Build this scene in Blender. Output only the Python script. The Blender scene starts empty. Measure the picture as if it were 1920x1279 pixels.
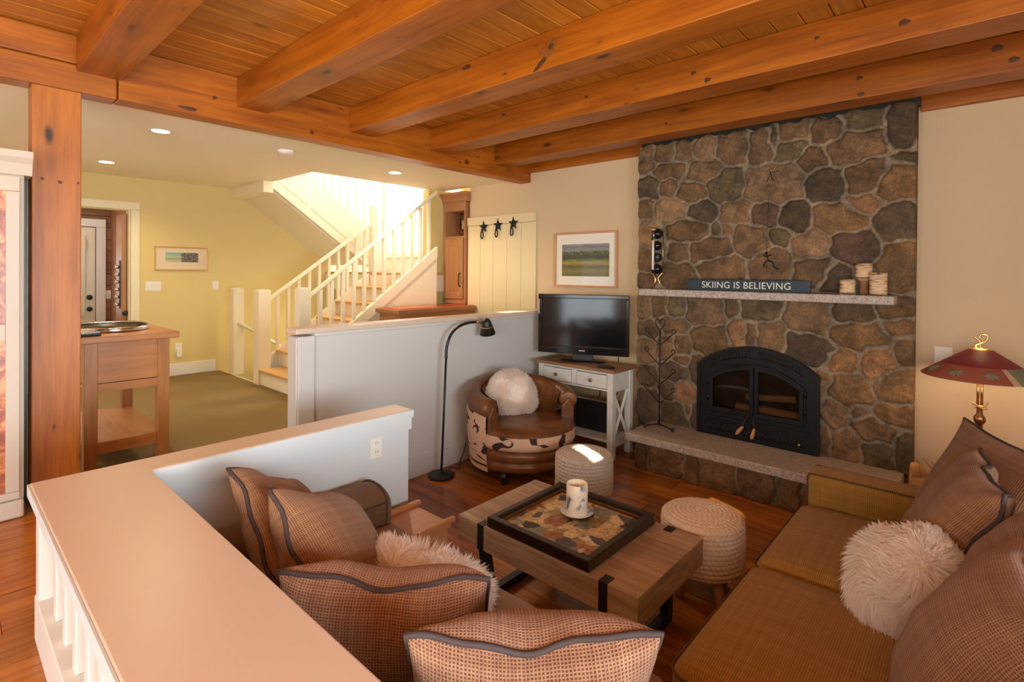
import bpy, math, random
import numpy as np
from mathutils import Vector, Matrix, Euler
random.seed(7); rng = np.random.default_rng(7)
S = bpy.context.scene; COL = S.collection
PI = math.pi

# ------------------------------------------------------------------ materials
def lin(r, g, b):
    f = lambda c: (c/255/12.92) if c/255 <= .04045 else ((c/255+.055)/1.055)**2.4
    return (f(r), f(g), f(b), 1)
class NT:
    def __init__(s, name):
        s.m = bpy.data.materials.new(name); s.m.use_nodes = True
        s.t = s.m.node_tree; s.b = s.t.nodes['Principled BSDF']; s.out = s.t.nodes['Material Output']
    def n(s, typ, **kw):
        nd = s.t.nodes.new(typ)
        for k, v in kw.items():
            if k[0] == '_': setattr(nd, k[1:], v)
            else: nd.inputs[k.replace('__', ' ')].default_value = v
        return nd
    def l(s, a, b): s.t.links.new(a, b)
    def uv(s, sx=1, sy=1, sz=1, kind='UV'):
        tc = s.n('ShaderNodeTexCoord'); mp = s.n('ShaderNodeMapping'); mp.inputs['Scale'].default_value = (sx, sy, sz)
        s.l(tc.outputs[kind], mp.inputs['Vector']); return mp.outputs['Vector']
    def ramp(s, fac, stops, interp='LINEAR'):
        r = s.n('ShaderNodeValToRGB'); e = r.color_ramp.elements; r.color_ramp.interpolation = interp
        while len(e) < len(stops): e.new(.5)
        for q, (p, c) in zip(e, stops): q.position = p; q.color = c if len(c) == 4 else (*c, 1)
        s.l(fac, r.inputs['Fac']); return r.outputs['Color']
    def noise(s, vec, scale=5, detail=4, rough=.55, dist=0):
        q = s.n('ShaderNodeTexNoise', Scale=scale, Detail=detail, Roughness=rough, Distortion=dist)
        s.l(vec, q.inputs['Vector']); return q
    def mix(s, a, b, fac, blend='MIX'):
        q = s.n('ShaderNodeMix', _data_type='RGBA', _blend_type=blend)
        for v, i in ((fac, 0), (a, 6), (b, 7)):
            if hasattr(v, 'node'): s.l(v, q.inputs[i])
            else: q.inputs[i].default_value = v if i == 0 else ((*v, 1) if len(v) == 3 else v)
        return q.outputs[2]
    def math(s, op, a, b=0.0, clamp=False):
        q = s.n('ShaderNodeMath', _operation=op, _use_clamp=clamp)
        for v, i in ((a, 0), (b, 1)):
            if hasattr(v, 'node'): s.l(v, q.inputs[i])
            else: q.inputs[i].default_value = v
        return q.outputs[0]
    def base(s, c):
        if hasattr(c, 'node'): s.l(c, s.b.inputs['Base Color'])
        else: s.b.inputs['Base Color'].default_value = (*c[:3], 1)
    def bump(s, h, strength=.3, dist=.01):
        q = s.n('ShaderNodeBump', Strength=strength, Distance=dist)
        s.l(h, q.inputs['Height']); s.l(q.outputs[0], s.b.inputs['Normal'])
    def set(s, **kw):
        for k, v in kw.items(): s.b.inputs[k.replace('__', ' ')].default_value = v
        return s.m

def plain(name, col, rough=.5, metal=0, spec=.5, bump=0, bscale=60, var=0, **kw):
    t = NT(name)
    if var or bump:
        nz = t.noise(t.uv(), bscale, 5)
    if var:
        c = t.ramp(nz.outputs['Fac'], [(.25, tuple(x*(1-var) for x in col[:3])), (.75, tuple(min(1, x*(1+var)) for x in col[:3]))]); t.base(c)
    else: t.base(col)
    if bump: t.bump(nz.outputs['Fac'], bump, .004)
    t.set(Roughness=rough, Metallic=metal); t.b.inputs['Specular IOR Level'].default_value = spec
    t.set(**kw); return t.m

def wood(name, dark, light, knot=(.06, .02, .006), gs=1.0, rough=.45, knots=.6, tint=True, streak=1.0, coat=0):
    """grain runs along U (metres)"""
    t = NT(name)
    v = t.uv(1.1*gs, 14*gs, 1)
    n1 = t.noise(v, 1.6, 6, .6, .6)
    n2 = t.noise(t.uv(.8, 2.2, 1), 1.7, 3)
    n3 = t.noise(t.uv(2.2*gs, 95*gs, 1), 1.3, 3, .6)
    f = t.math('ADD', t.math('MULTIPLY', n1.outputs['Fac'], .62*streak), t.math('MULTIPLY', n2.outputs['Fac'], .38))
    f = t.math('ADD', f, t.math('MULTIPLY', n3.outputs['Fac'], .28))
    c = t.ramp(f, [(.44, dark), (.64, tuple((a+b)/2 for a, b in zip(dark, light))), (.84, light)])
    if knots:
        wv = t.noise(t.uv(3, 3, 1), 1.5, 2)
        for (su, sv, thr, amt, sz) in ((1.9, 5.0, .40, 1.0, 1.0), (4.3, 11.0, .62, .8, .8)):
            vo = t.n('ShaderNodeTexVoronoi', Scale=1.0, _feature='F1'); mp = t.uv(su, sv, 1)
            ad = t.n('ShaderNodeVectorMath', _operation='MULTIPLY_ADD'); ad.inputs[1].default_value = (.12, .12, 0)
            t.l(wv.outputs['Color'], ad.inputs[0]); t.l(mp, ad.inputs[2]); t.l(ad.outputs[0], vo.inputs['Vector'])
            k = t.ramp(vo.outputs['Distance'], [(.050*sz, (1, 1, 1)), (.095*sz, (.55, .55, .55)), (.13*sz, (.18, .18, .18)), (.30*sz, (0, 0, 0))])
            sc = t.n('ShaderNodeSeparateColor'); t.l(vo.outputs['Color'], sc.inputs[0]); rnd = t.math('GREATER_THAN', sc.outputs[0], thr)
            c = t.mix(c, knot, t.math('MULTIPLY', t.math('MULTIPLY', k, rnd), knots*amt))
    if tint:
        a = t.n('ShaderNodeAttribute', _attribute_name='tint'); c = t.mix(c, a.outputs['Color'], 1.0, 'MULTIPLY')
    t.base(c); t.bump(n1.outputs['Fac'], .12, .004)
    t.set(Roughness=rough)
    if coat: t.set(Coat__Weight=coat, Coat__Roughness=.15)
    return t.m

def weave(name, light, dark, p=.0085, bump=.5, mid=.5, var=.25):
    t = NT(name); tc = t.n('ShaderNodeTexCoord'); sp = t.n('ShaderNodeSeparateXYZ')
    wob = t.noise(t.uv(9, 9, 1), 4, 2)
    ad = t.n('ShaderNodeVectorMath', _operation='MULTIPLY_ADD'); ad.inputs[1].default_value = (.004, .004, 0)
    t.l(wob.outputs['Color'], ad.inputs[0]); t.l(tc.outputs['UV'], ad.inputs[2]); t.l(ad.outputs[0], sp.inputs[0])
    def s1(o, per): return t.math('ADD', t.math('MULTIPLY', t.math('SINE', t.math('MULTIPLY', o, 2*PI/per)), .5), .5)
    a = s1(sp.outputs[0], p); b = s1(sp.outputs[1], p*.85)
    h = t.math('MULTIPLY', a, b)
    h2 = t.math('MAXIMUM', a, b)
    # wide slubs: some threads darker
    nu = t.noise(t.uv(60, .6, 1), 1, 2); nv = t.noise(t.uv(.6, 60, 1), 1, 2)
    sl = t.math('ADD', t.math('MULTIPLY', nu.outputs['Fac'], .5), t.math('MULTIPLY', nv.outputs['Fac'], .5))
    fz = t.noise(t.uv(), 260, 3)
    f = t.math('ADD', t.math('MULTIPLY', h2, .62), t.math('MULTIPLY', t.math('SUBTRACT', sl, .5), 1.5*var*4))
    f = t.math('ADD', f, t.math('MULTIPLY', t.math('SUBTRACT', fz.outputs['Fac'], .5), .45))
    c = t.ramp(f, [(.12, dark), (.48, tuple(a_*(1-mid)+b_*mid for a_, b_ in zip(dark, light))), (.86, light)])
    t.base(c); t.bump(t.math('ADD', h2, t.math('MULTIPLY', fz.outputs['Fac'], .5)), bump, .003)
    t.set(Roughness=.9, Sheen__Weight=.15); t.b.inputs['Specular IOR Level'].default_value = .15
    return t.m

def emit(name, col, st):
    t = NT(name); t.base((0, 0, 0)); t.set(Emission__Color=(*col, 1), Emission__Strength=st); return t.m

def glassy(name, tint=(1, 1, 1), rough=.03, refl=.12):
    t = NT(name); tr = t.n('ShaderNodeBsdfTransparent'); tr.inputs[0].default_value = (*tint, 1)
    gl = t.n('ShaderNodeBsdfGlossy', Roughness=rough); fr = t.n('ShaderNodeLayerWeight', Blend=refl); mx = t.n('ShaderNodeMixShader')
    t.l(fr.outputs['Fresnel'], mx.inputs[0]); t.l(tr.outputs[0], mx.inputs[1]); t.l(gl.outputs[0], mx.inputs[2]); t.l(mx.outputs[0], t.out.inputs['Surface'])
    return t.m

M = {}
def furmat():
    t = NT('sheepskin fur'); t.base((.98, .95, .91)); t.set(Roughness=.8); t.b.inputs['Specular IOR Level'].default_value = .1
    tr = t.n('ShaderNodeBsdfTranslucent'); tr.inputs[0].default_value = (.95, .88, .80, 1); mx = t.n('ShaderNodeMixShader'); mx.inputs[0].default_value = .5
    t.l(t.b.outputs[0], mx.inputs[1]); t.l(tr.outputs[0], mx.inputs[2]); t.l(mx.outputs[0], t.out.inputs['Surface']); return t.m
M['beam'] = wood('beam wood', (.20, .042, .001), (.54, .165, .007), (.035, .010, .002), gs=.8, rough=.42, knots=1.0)
M['ceil'] = wood('ceiling plank wood', (.34, .105, .006), (.68, .28, .030), (.12, .03, .005), gs=1.1, rough=.38, knots=.7)
M['knot'] = plain('wood knot', (.095, .030, .007), .5, var=.6, bscale=70)
M['burl'] = plain('wood burl', (.26, .080, .009), .5, var=.5, bscale=45)
M['armoire'] = plain('armoire cream paint', (.60, .52, .41), .5)
M['post'] = wood('post wood', (.28, .072, .004), (.56, .19, .022), (.05, .014, .003), gs=.8, rough=.45, knots=1.0)
M['floor'] = wood('floor plank wood', (.15, .035, .003), (.54, .19, .026), (.05, .014, .004), gs=.9, rough=.24, knots=.55, streak=1.15)
M['pine'] = wood('console pine', (.33, .120, .028), (.55, .24, .065), (.12, .04, .02), gs=1, rough=.4, knots=.5)
M['table'] = wood('grey oak', (.21, .135, .085), (.60, .44, .31), (.12, .06, .035), gs=1.5, rough=.45, knots=.25, streak=1.1)
M['tvtop'] = wood('walnut top', (.20, .10, .045), (.38, .21, .10), gs=1.2, rough=.4, knots=.2)
M['oak'] = wood('stair oak', (.48, .25, .09), (.70, .42, .18), gs=1.2, rough=.4, knots=0)
M['cab'] = wood('alder cabinet', (.30, .13, .05), (.46, .22, .095), gs=1, rough=.45, knots=.3)
M['crate'] = wood('orange pine', (.42, .16, .05), (.60, .26, .10), gs=1, rough=.4, knots=.5)
M['siding'] = wood('mudroom siding', (.22, .10, .045), (.40, .20, .095), gs=1, rough=.6, knots=.3)
M['stick'] = wood('stool leg wood', (.48, .29, .16), (.66, .44, .28), gs=1, rough=.5, knots=0)
M['frame_oak'] = wood('picture oak', (.50, .24, .10), (.66, .36, .17), gs=1.3, rough=.4, knots=0)
M['tray'] = wood('tray frame wood', (.010, .006, .004), (.035, .016, .008), gs=1.2, rough=.3, knots=0)
M['trayin'] = wood('tray inner wood', (.09, .045, .018), (.26, .14, .06), gs=1.2, rough=.4, knots=0)
M['birchlog'] = wood('fire log', (.20, .10, .045), (.48, .28, .14), gs=1.2, rough=.85, knots=0)
M['wall'] = plain('wall paint', (.66, .515, .325), .85, bump=.05, bscale=90)
M['wallhall'] = plain('hall wall paint', (.71, .575, .255), .85, bump=.05, bscale=90)
M['ceilhall'] = plain('hall ceiling paint', (.86, .80, .60), .9)
M['white'] = plain('white trim paint', (.80, .77, .70), .45)
M['whitewarm'] = plain('half wall paint', (.63, .625, .58), .55)
M['whitecool'] = plain('partition paint with cool light', (.64, .675, .67), .55)  # cooler than the half wall paint; the window's blue is tinted in
M['stairwhite'] = plain('stair paint', (.78, .71, .54), .5)
M['cap'] = plain('rail cap warm lit', (.70, .555, .425), .33, bump=.06, bscale=25)  # white cap; warm light from above tinted into its colour
M['creamboard'] = plain('cream board', (.74, .64, .40), .5)
M['tvwhite'] = plain('distressed white', (.74, .76, .70), .5, var=.08, bscale=14)
M['carpet'] = plain('carpet', (.25, .172, .078), 1.0, spec=.05, bump=.9, bscale=330, var=.35)
M['black'] = plain('black metal', (.012, .012, .013), .42)
M['blackgloss'] = plain('black gloss', (.008, .008, .009), .12)
M['screen'] = plain('tv screen', (.006, .006, .007), .09)
M['iron'] = plain('black iron', (.02, .018, .016), .5, metal=.4)
M['castiron'] = plain('cast iron', (.006, .0065, .0075), .55, spec=.3, bump=.15, bscale=160)
M['soot'] = plain('firebrick soot', (.05, .032, .02), .95, var=.6, bscale=9)
M['brass'] = plain('brass', (.72, .46, .17), .28, metal=1)
M['bronze'] = plain('bronze', (.40, .22, .11), .32, metal=1)
M['gold'] = plain('gilt frame', (.80, .55, .18), .3, metal=.9)
M['chrome'] = plain('chrome', (.75, .75, .75), .18, metal=1)
M['copper'] = plain('hammered copper', (.80, .20, .07), .25, metal=.85, bump=.3, bscale=40)
M['plastic'] = plain('white plastic', (.82, .80, .72), .35)
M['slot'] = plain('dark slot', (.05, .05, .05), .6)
M['selfpipe'] = plain('brown welt', (.10, .045, .016), .85)
M['piping'] = plain('dark piping', (.055, .034, .030), .75)
M['fur'] = furmat()
M['furbase'] = plain('sheepskin hide', (.92, .85, .77), .9)
M['navy'] = plain('navy sign paint', (.016, .036, .055), .5)
M['letter'] = plain('cream lettering', (.75, .76, .66), .6)
M['paperbag'] = plain('kraft paper', (.50, .27, .09), .8, var=.15, bscale=8)
M['twig'] = plain('dry twig', (.20, .14, .06), .9)
M['wax'] = plain('candle wax', (.85, .74, .55), .45, Subsurface__Weight=.15)
M['mat'] = plain('picture mat', (.84, .80, .70), .8)
M['matpeach'] = plain('peach mat', (.80, .66, .46), .8)
M['glass'] = glassy('clear glass')
M['fireglass'] = glassy('smoked fire glass', (.62, .55, .48), .04, .25)
M['smoke'] = glassy('smoky glass', (.8, .78, .72), .03, .3)
M['bulb'] = emit('lamp bulb', (1, .72, .38), 14)
M['downlight'] = emit('downlight', (1, .86, .62), 16)
M['daylight'] = emit('daylight pane', (.95, .97, 1.0), 3.0)
M['porcelain'] = plain('blue porcelain', (.62, .66, .74), .15, var=.5, bscale=38)
M['burgundy'] = plain('burgundy shade', (.22, .016, .028), .6)
M['rust'] = plain('rust shade', (.30, .085, .045), .7)
M['sage'] = plain('sage shade', (.20, .21, .12), .7)
M['tan'] = plain('tan shade', (.55, .36, .22), .7)
M['trimhall'] = plain('hall casing paint', (.80, .74, .52), .6)
M['door'] = plain('cream door', (.74, .68, .52), .5)
M['darkgreen'] = plain('dark green board', (.05, .06, .05), .4)
M['yarn'] = None

def granite():
    t = NT('granite'); v = t.uv(kind='Object')
    a = t.noise(v, 120, 4, .7); b = t.noise(v, 34, 3)
    f = t.math('ADD', t.math('MULTIPLY', a.outputs['Fac'], .75), t.math('MULTIPLY', b.outputs['Fac'], .25))
    t.base(t.ramp(f, [(.34, (.12, .10, .09)), (.47, (.40, .34, .29)), (.62, (.62, .55, .48))])); t.bump(a.outputs['Fac'], .3, .003); t.set(Roughness=.55); return t.m
M['granite'] = granite()
def stone():
    t = NT('fieldstone'); v = t.uv(kind='Object')
    at = t.n('ShaderNodeAttribute', _attribute_name='tint')
    a = t.noise(v, 9, 7, .65, .4); b = t.noise(v, 95, 5, .7); c = t.noise(v, 3.2, 3)
    m = t.ramp(a.outputs['Fac'], [(.28, (.36, .34, .32)), (.5, (.92, .92, .92)), (.70, (1.6, 1.48, 1.28))])
    m2 = t.ramp(b.outputs['Fac'], [(.3, (.55, .55, .55)), (.52, (1, 1, 1)), (.74, (1.9, 1.8, 1.65))])
    m3 = t.ramp(c.outputs['Fac'], [(.3, (.8, .85, .86)), (.7, (1.2, 1.12, .98))])
    x = t.mix(at.outputs['Color'], m, .85, 'MULTIPLY'); x = t.mix(x, m2, .8, 'MULTIPLY'); x = t.mix(x, m3, .9, 'MULTIPLY')
    t.base(x); t.bump(t.math('ADD', a.outputs['Fac'], t.math('MULTIPLY', b.outputs['Fac'], .45)), .55, .014); t.set(Roughness=.72); t.b.inputs['Specular IOR Level'].default_value = .35; return t.m
M['stone'] = stone()
def leather():
    t = NT('brown leather'); v = t.uv(kind='Object')
    a = t.noise(v, 5, 4, .6); b = t.noise(v, 130, 3)
    t.base(t.ramp(a.outputs['Fac'], [(.3, (.10, .036, .012)), (.55, (.20, .078, .026)), (.75, (.33, .15, .055))])); t.bump(t.math('ADD', t.math('MULTIPLY', b.outputs['Fac'], .3), a.outputs['Fac']), .18, .006); t.set(Roughness=.30); return t.m
M['leather'] = leather()
def tiger():
    t = NT('tiger print fabric'); v = t.uv(4.2, 8.5, 1); v.node.inputs['Rotation'].default_value = (0, 0, .3)
    a = t.noise(v, 1.0, 1.0, .4, .7); m = t.noise(t.uv(7, 9, 1), 1.0, 1, .4)
    wd = t.math('MULTIPLY', t.math('SUBTRACT', m.outputs['Fac'], .43), .34)
    hit = t.math('LESS_THAN', t.math('ABSOLUTE', t.math('SUBTRACT', a.outputs['Fac'], .5)), wd)
    t.base(t.mix((.70, .47, .31), (.045, .022, .016), hit)); t.set(Roughness=.75); return t.m
M['tiger'] = tiger()
def yarn(name, lo, hi):
    t = NT(name); v = t.uv(kind='Object'); b = t.noise(v, 170, 3)
    t.base(t.ramp(b.outputs['Fac'], [(.3, lo), (.7, hi)])); t.bump(b.outputs['Fac'], .5, .003); t.set(Roughness=.95); t.b.inputs['Specular IOR Level'].default_value = .1; return t.m
M['yarn'] = yarn('cream yarn', (.66, .54, .41), (.95, .84, .70))
M['yarngrey'] = yarn('greige yarn', (.42, .36, .29), (.64, .57, .48))
M['weave'] = weave('sofa tweed', (.54, .31, .068), (.17, .075, .012), .0075, .5, .45, .10)
M['weaveshade'] = weave('sofa arm tweed', (.27, .155, .085), (.07, .036, .02), .0075, .5, .45, .10)  # sofa tweed darkened: the left arm's shade put into the colour
M['tweedshade'] = weave('sofa arm top tweed in shade', (.22, .125, .068), (.12, .062, .034), .005, .2, .6, .05)  # same tweed again, shade on the left arm top put in
M['seatl'] = weave('left seat tweed', (.40, .235, .125), (.20, .105, .055), .006, .3, .5, .07)  # sofa tweed recoloured for the light on the left seats
M['pillowA'] = weave('pillow tweed', (.52, .315, .185), (.15, .050, .026), .0084, .6, .42, .14)
M['pillowB'] = weave('pillow tweed fine', (.45, .25, .125), (.13, .050, .022), .0078, .5, .45, .12)
def collage():
    t = NT('collage under glass'); v = t.uv(kind='UV')
    w = t.noise(v, 7, 3); ad = t.n('ShaderNodeVectorMath', _operation='MULTIPLY_ADD'); ad.inputs[1].default_value = (.12, .12, 0); t.l(w.outputs['Color'], ad.inputs[0]); t.l(v, ad.inputs[2])
    vo = t.n('ShaderNodeTexVoronoi', Scale=15); t.l(ad.outputs[0], vo.inputs['Vector'])
    s = t.n('ShaderNodeSeparateColor'); t.l(vo.outputs['Color'], s.inputs[0])
    c = t.ramp(s.outputs[0], [(0, (.42, .42, .30)), (.2, (.62, .60, .46)), (.38, (.12, .14, .20)), (.5, (.78, .76, .62)), (.62, (.28, .40, .52)), (.74, (.40, .24, .18)), (.84, (.88, .88, .80)), (.94, (.05, .06, .09))], 'CONSTANT')
    n = t.noise(v, 30, 5, .7); c = t.mix(c, t.ramp(n.outputs['Fac'], [(.33, (.35, .32, .3)), (.45, (1.0, 1.0, 1.0)), (.64, (1.7, 1.65, 1.5))]), .9, 'MULTIPLY')
    t.base(c); t.set(Roughness=.5); return t.m
M['collage'] = collage()
def landscape():
    t = NT('field painting'); v = t.uv(); sp = t.n('ShaderNodeSeparateXYZ'); t.l(v, sp.inputs[0])
    n = t.noise(t.uv(2, 5, 1), 3, 7, .75, .8); f = t.math('ADD', sp.outputs[1], t.math('MULTIPLY', t.math('SUBTRACT', n.outputs['Fac'], .5), .30))
    c = t.ramp(f, [(0, (.12, .11, .012)), (.16, (.24, .20, .03)), (.30, (.09, .08, .012)), (.42, (.40, .27, .035)), (.50, (.12, .15, .015)), (.56, (.05, .055, .03)), (.68, (.09, .07, .045)), (.74, (.045, .05, .04)), (.80, (.30, .29, .28)), (.92, (.17, .18, .19)), (1, (.36, .36, .36))])
    n2 = t.noise(t.uv(5, 12, 1), 4, 3); g = t.math('MULTIPLY', t.math('GREATER_THAN', n2.outputs['Fac'], .56), t.math('MULTIPLY', t.math('GREATER_THAN', f, .66), t.math('LESS_THAN', f, .80)))
    c = t.mix(c, (.20, .36, .04), t.math('MULTIPLY', g, .8)); t.base(c); t.set(Roughness=.35); return t.m
M['landscape'] = landscape()
def seascape():
    t = NT('coast watercolour'); v = t.uv(); sp = t.n('ShaderNodeSeparateXYZ'); t.l(v, sp.inputs[0])
    n = t.noise(t.uv(3, 3, 1), 2.2, 6, .7, .6)
    c = t.ramp(t.math('ADD', sp.outputs[1], t.math('MULTIPLY', t.math('SUBTRACT', n.outputs['Fac'], .5), .4)), [(.1, (.60, .56, .30)), (.35, (.30, .42, .30)), (.5, (.58, .55, .32)), (.8, (.30, .52, .45)), (1, (.22, .45, .42))])
    d = t.math('MULTIPLY', t.math('GREATER_THAN', t.math('ADD', sp.outputs[0], t.math('MULTIPLY', n.outputs['Fac'], .5)), .72), .9)
    n2 = t.noise(t.uv(6, 4, 1), 3, 4); c2 = t.ramp(n2.outputs['Fac'], [(.4, (.02, .035, .05)), (.55, (.12, .10, .10)), (.62, (.55, .42, .32)), (.7, (.40, .08, .06))])
    t.base(t.mix(c, c2, d)); t.set(Roughness=.4); return t.m
M['seascape'] = seascape()
def birch():
    t = NT('birch bark'); a = t.noise(t.uv(6, 40, 1), 1.6, 4, .6, .5)
    t.base(t.ramp(a.outputs['Fac'], [(.36, (.10, .05, .025)), (.43, (.60, .40, .22)), (.6, (.82, .62, .40))])); t.set(Roughness=.8); return t.m
M['birch'] = birch()
def marble():
    t = NT('marbled candle'); a = t.noise(t.uv(6, 5, 1), 2.2, 5, .6, 1.2)
    t.base(t.ramp(a.outputs['Fac'], [(.34, (.10, .11, .14)), (.41, (.42, .43, .44)), (.48, (.86, .77, .60))])); t.set(Roughness=.35); return t.m
M['marble'] = marble()
def artpanel():
    t = NT('copper art panel'); a = t.noise(t.uv(5, 5, 1), 2.4, 6, .65, .8)
    t.base(t.ramp(a.outputs['Fac'], [(.3, (.16, .035, .02)), (.5, (.42, .12, .05)), (.62, (.72, .33, .12)), (.75, (.80, .55, .28))])); t.set(Roughness=.35); return t.m
M['artpanel'] = artpanel()

# ------------------------------------------------------------------ mesh builder
class MB:
    def __init__(s): s.v = []; s.f = []; s.uv = []; s.mi = []; s.sm = []; s.ti = []
    def add(s, vs, fs, uvs=None, mi=0, sm=False, tint=(1, 1, 1), grain=None, Mx=None, rand=True):
        """uvs: per-face lists; else box-projected in metres with U along axis `grain`"""
        o = len(s.v); vs = [Vector(p) for p in vs]
        if uvs is None:
            off = (random.uniform(-40, 40), random.uniform(-40, 40)) if rand else (0, 0)
            if grain is None:
                mn = [min(p[i] for p in vs) for i in range(3)]; mx = [max(p[i] for p in vs) for i in range(3)]
                grain = max(range(3), key=lambda i: mx[i]-mn[i])
            uvs = []
            for f in fs:
                n = Vector((0, 0, 0))
                for i in range(len(f)):
                    a, b = vs[f[i]], vs[f[(i+1) % len(f)]]; n += a.cross(b)
                d = max(range(3), key=lambda i: abs(n[i])); ax = [i for i in range(3) if i != d]
                u = grain if grain in ax else ax[0]; w = [i for i in ax if i != u][0]
                uvs.append([(vs[i][u]+off[0], vs[i][w]+off[1]+.37*d) for i in f])
        if Mx is not None: vs = [Mx @ p for p in vs]
        s.v += vs; s.f += [tuple(i+o for i in f) for f in fs]; s.uv += uvs
        s.mi += [mi]*len(fs); s.sm += [sm]*len(fs); s.ti += [tint]*len(fs); return s
    def box(s, x0, x1, y0, y1, z0, z1, **k):
        v = [(x, y, z) for z in (z0, z1) for y in (y0, y1) for x in (x0, x1)]
        return s.add(v, [(0, 2, 3, 1), (4, 5, 7, 6), (0, 1, 5, 4), (2, 6, 7, 3), (0, 4, 6, 2), (1, 3, 7, 5)], **k)
    def prism(s, poly, axis, a, b, **k):
        """poly: 2D points in the two other axes (in x,y,z order), extruded from a to b"""
        ax = [i for i in range(3) if i != axis]; n = len(poly); v = []
        for e in (a, b):
            for p in poly:
                q = [0, 0, 0]; q[axis] = e; q[ax[0]] = p[0]; q[ax[1]] = p[1]; v.append(q)
        area = sum(poly[i][0]*poly[(i+1) % n][1]-poly[(i+1) % n][0]*poly[i][1] for i in range(n))
        flip = (area > 0) != (axis == 1); flip = flip != (b < a)
        fs = [tuple(range(n)), tuple(range(2*n-1, n-1, -1))]+[(i, i+n, (i+1) % n+n, (i+1) % n) for i in range(n)]
        if flip: fs = [tuple(reversed(f)) for f in fs]
        return s.add(v, fs, **k)
    def tube(s, pts, r, n=10, cap=True, closed=False, mi=0, tint=(1, 1, 1), sm=True, flat=1.0):
        P = [Vector(p) for p in pts]; m = len(P); R = r if hasattr(r, '__len__') else [r]*m
        T = []
        for i in range(m):
            a = P[(i-1) % m] if (closed or i > 0) else P[i]; b = P[(i+1) % m] if (closed or i < m-1) else P[i]
            t = (b-a); T.append(t.normalized() if t.length > 1e-9 else Vector((0, 0, 1)))
        up = Vector((0, 0, 1)) if abs(T[0].z) < .9 else Vector((1, 0, 0))
        N = (up-T[0]*up.dot(T[0])).normalized(); vs = []; L = 0; LL = []
        for i in range(m):
            N = (N-T[i]*N.dot(T[i])); N = N.normalized() if N.length > 1e-9 else T[i].orthogonal().normalized()
            B = T[i].cross(N)
            if i: L += (P[i]-P[i-1]).length
            LL.append(L)
            for k in range(n):
                a = 2*PI*k/n; vs.append(P[i]+(N*math.cos(a)*flat+B*math.sin(a))*R[i])
        fs = []; uv = []
        rr = sum(R)/m
        for i in range(m if closed else m-1):
            j = (i+1) % m
            for k in range(n):
                q = (k+1) % n; fs.append((i*n+k, i*n+q, j*n+q, j*n+k))
                l0, l1 = LL[i], (LL[j] if j > i else LL[i]+.01); c0, c1 = 2*PI*rr*k/n, 2*PI*rr*(k+1)/n
                uv.append([(l0, c0), (l0, c1), (l1, c1), (l1, c0)])
        if cap and not closed:
            fs.append(tuple(range(n-1, -1, -1))); uv.append([(0, 0)]*n)
            fs.append(tuple(range((m-1)*n, m*n))); uv.append([(0, 0)]*n)
        return s.add(vs, fs, uv, mi, sm, tint)
    def lathe(s, prof, c=(0, 0, 0), n=32, mi=0, sm=True, tint=(1, 1, 1), Mx=None, cap=True, a0=0, a1=2*PI, mif=None):
        full = abs(a1-a0-2*PI) < 1e-6; m = n if full else n+1; vs = []; fs = []; uv = []; mm = []
        for (r, z) in prof:
            for k in range(m):
                a = a0+(a1-a0)*k/n; vs.append((c[0]+r*math.cos(a), c[1]+r*math.sin(a), c[2]+z))
        L = [0]
        for i in range(1, len(prof)): L.append(L[-1]+math.hypot(prof[i][0]-prof[i-1][0], prof[i][1]-prof[i-1][1]))
        rm = max(p[0] for p in prof)
        for i in range(len(prof)-1):
            for k in range(n):
                q = (k+1) % m; fs.append((i*m+k, i*m+q, (i+1)*m+q, (i+1)*m+k)); u0, u1 = rm*(a1-a0)*k/n, rm*(a1-a0)*(k+1)/n
                uv.append([(u0, L[i]), (u1, L[i]), (u1, L[i+1]), (u0, L[i+1])]); mm.append(mif(i, k) if mif else mi)
        if cap and full:
            if prof[0][0] > 1e-5: fs.append(tuple(range(n-1, -1, -1))); uv.append([(vs[k][0], vs[k][1]) for k in range(n-1, -1, -1)]); mm.append(mi)
            if prof[-1][0] > 1e-5: b = (len(prof)-1)*n; fs.append(tuple(range(b, b+n))); uv.append([(vs[b+k][0], vs[b+k][1]) for k in range(n)]); mm.append(mi)
        o = len(s.mi); s.add(vs, fs, uv, mi, sm, tint, Mx=Mx); s.mi[o:] = mm; return s
    def sphere(s, c, r, n=16, sc=(1, 1, 1), **k):
        pr = [(math.sin(PI*i/n)*r*1.0, -math.cos(PI*i/n)*r) for i in range(n+1)]; pr[0] = (0, -r); pr[-1] = (0, r)
        Mx = Matrix.Translation(c) @ Matrix.Diagonal((*sc, 1)); return s.lathe(pr, (0, 0, 0), n*2, Mx=Mx, **k)
    def grid(s, fn, nu, nv, uvf=None, mi=0, sm=True, closeu=False, tint=(1, 1, 1), flip=False):
        vs = [fn(i/nu, j/nv) for j in range(nv+1) for i in range(nu+1)]; fs = []; uv = []; w = nu+1
        for j in range(nv):
            for i in range(nu):
                q = [(i, j), (i+1, j), (i+1, j+1), (i, j+1)]
                if flip: q.reverse()
                fs.append(tuple(b*w+a for a, b in q)); uv.append([uvf(a/nu, b/nv) if uvf else (a/nu, b/nv) for a, b in q])
        return s.add(vs, fs, uv, mi, sm, tint)
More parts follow.
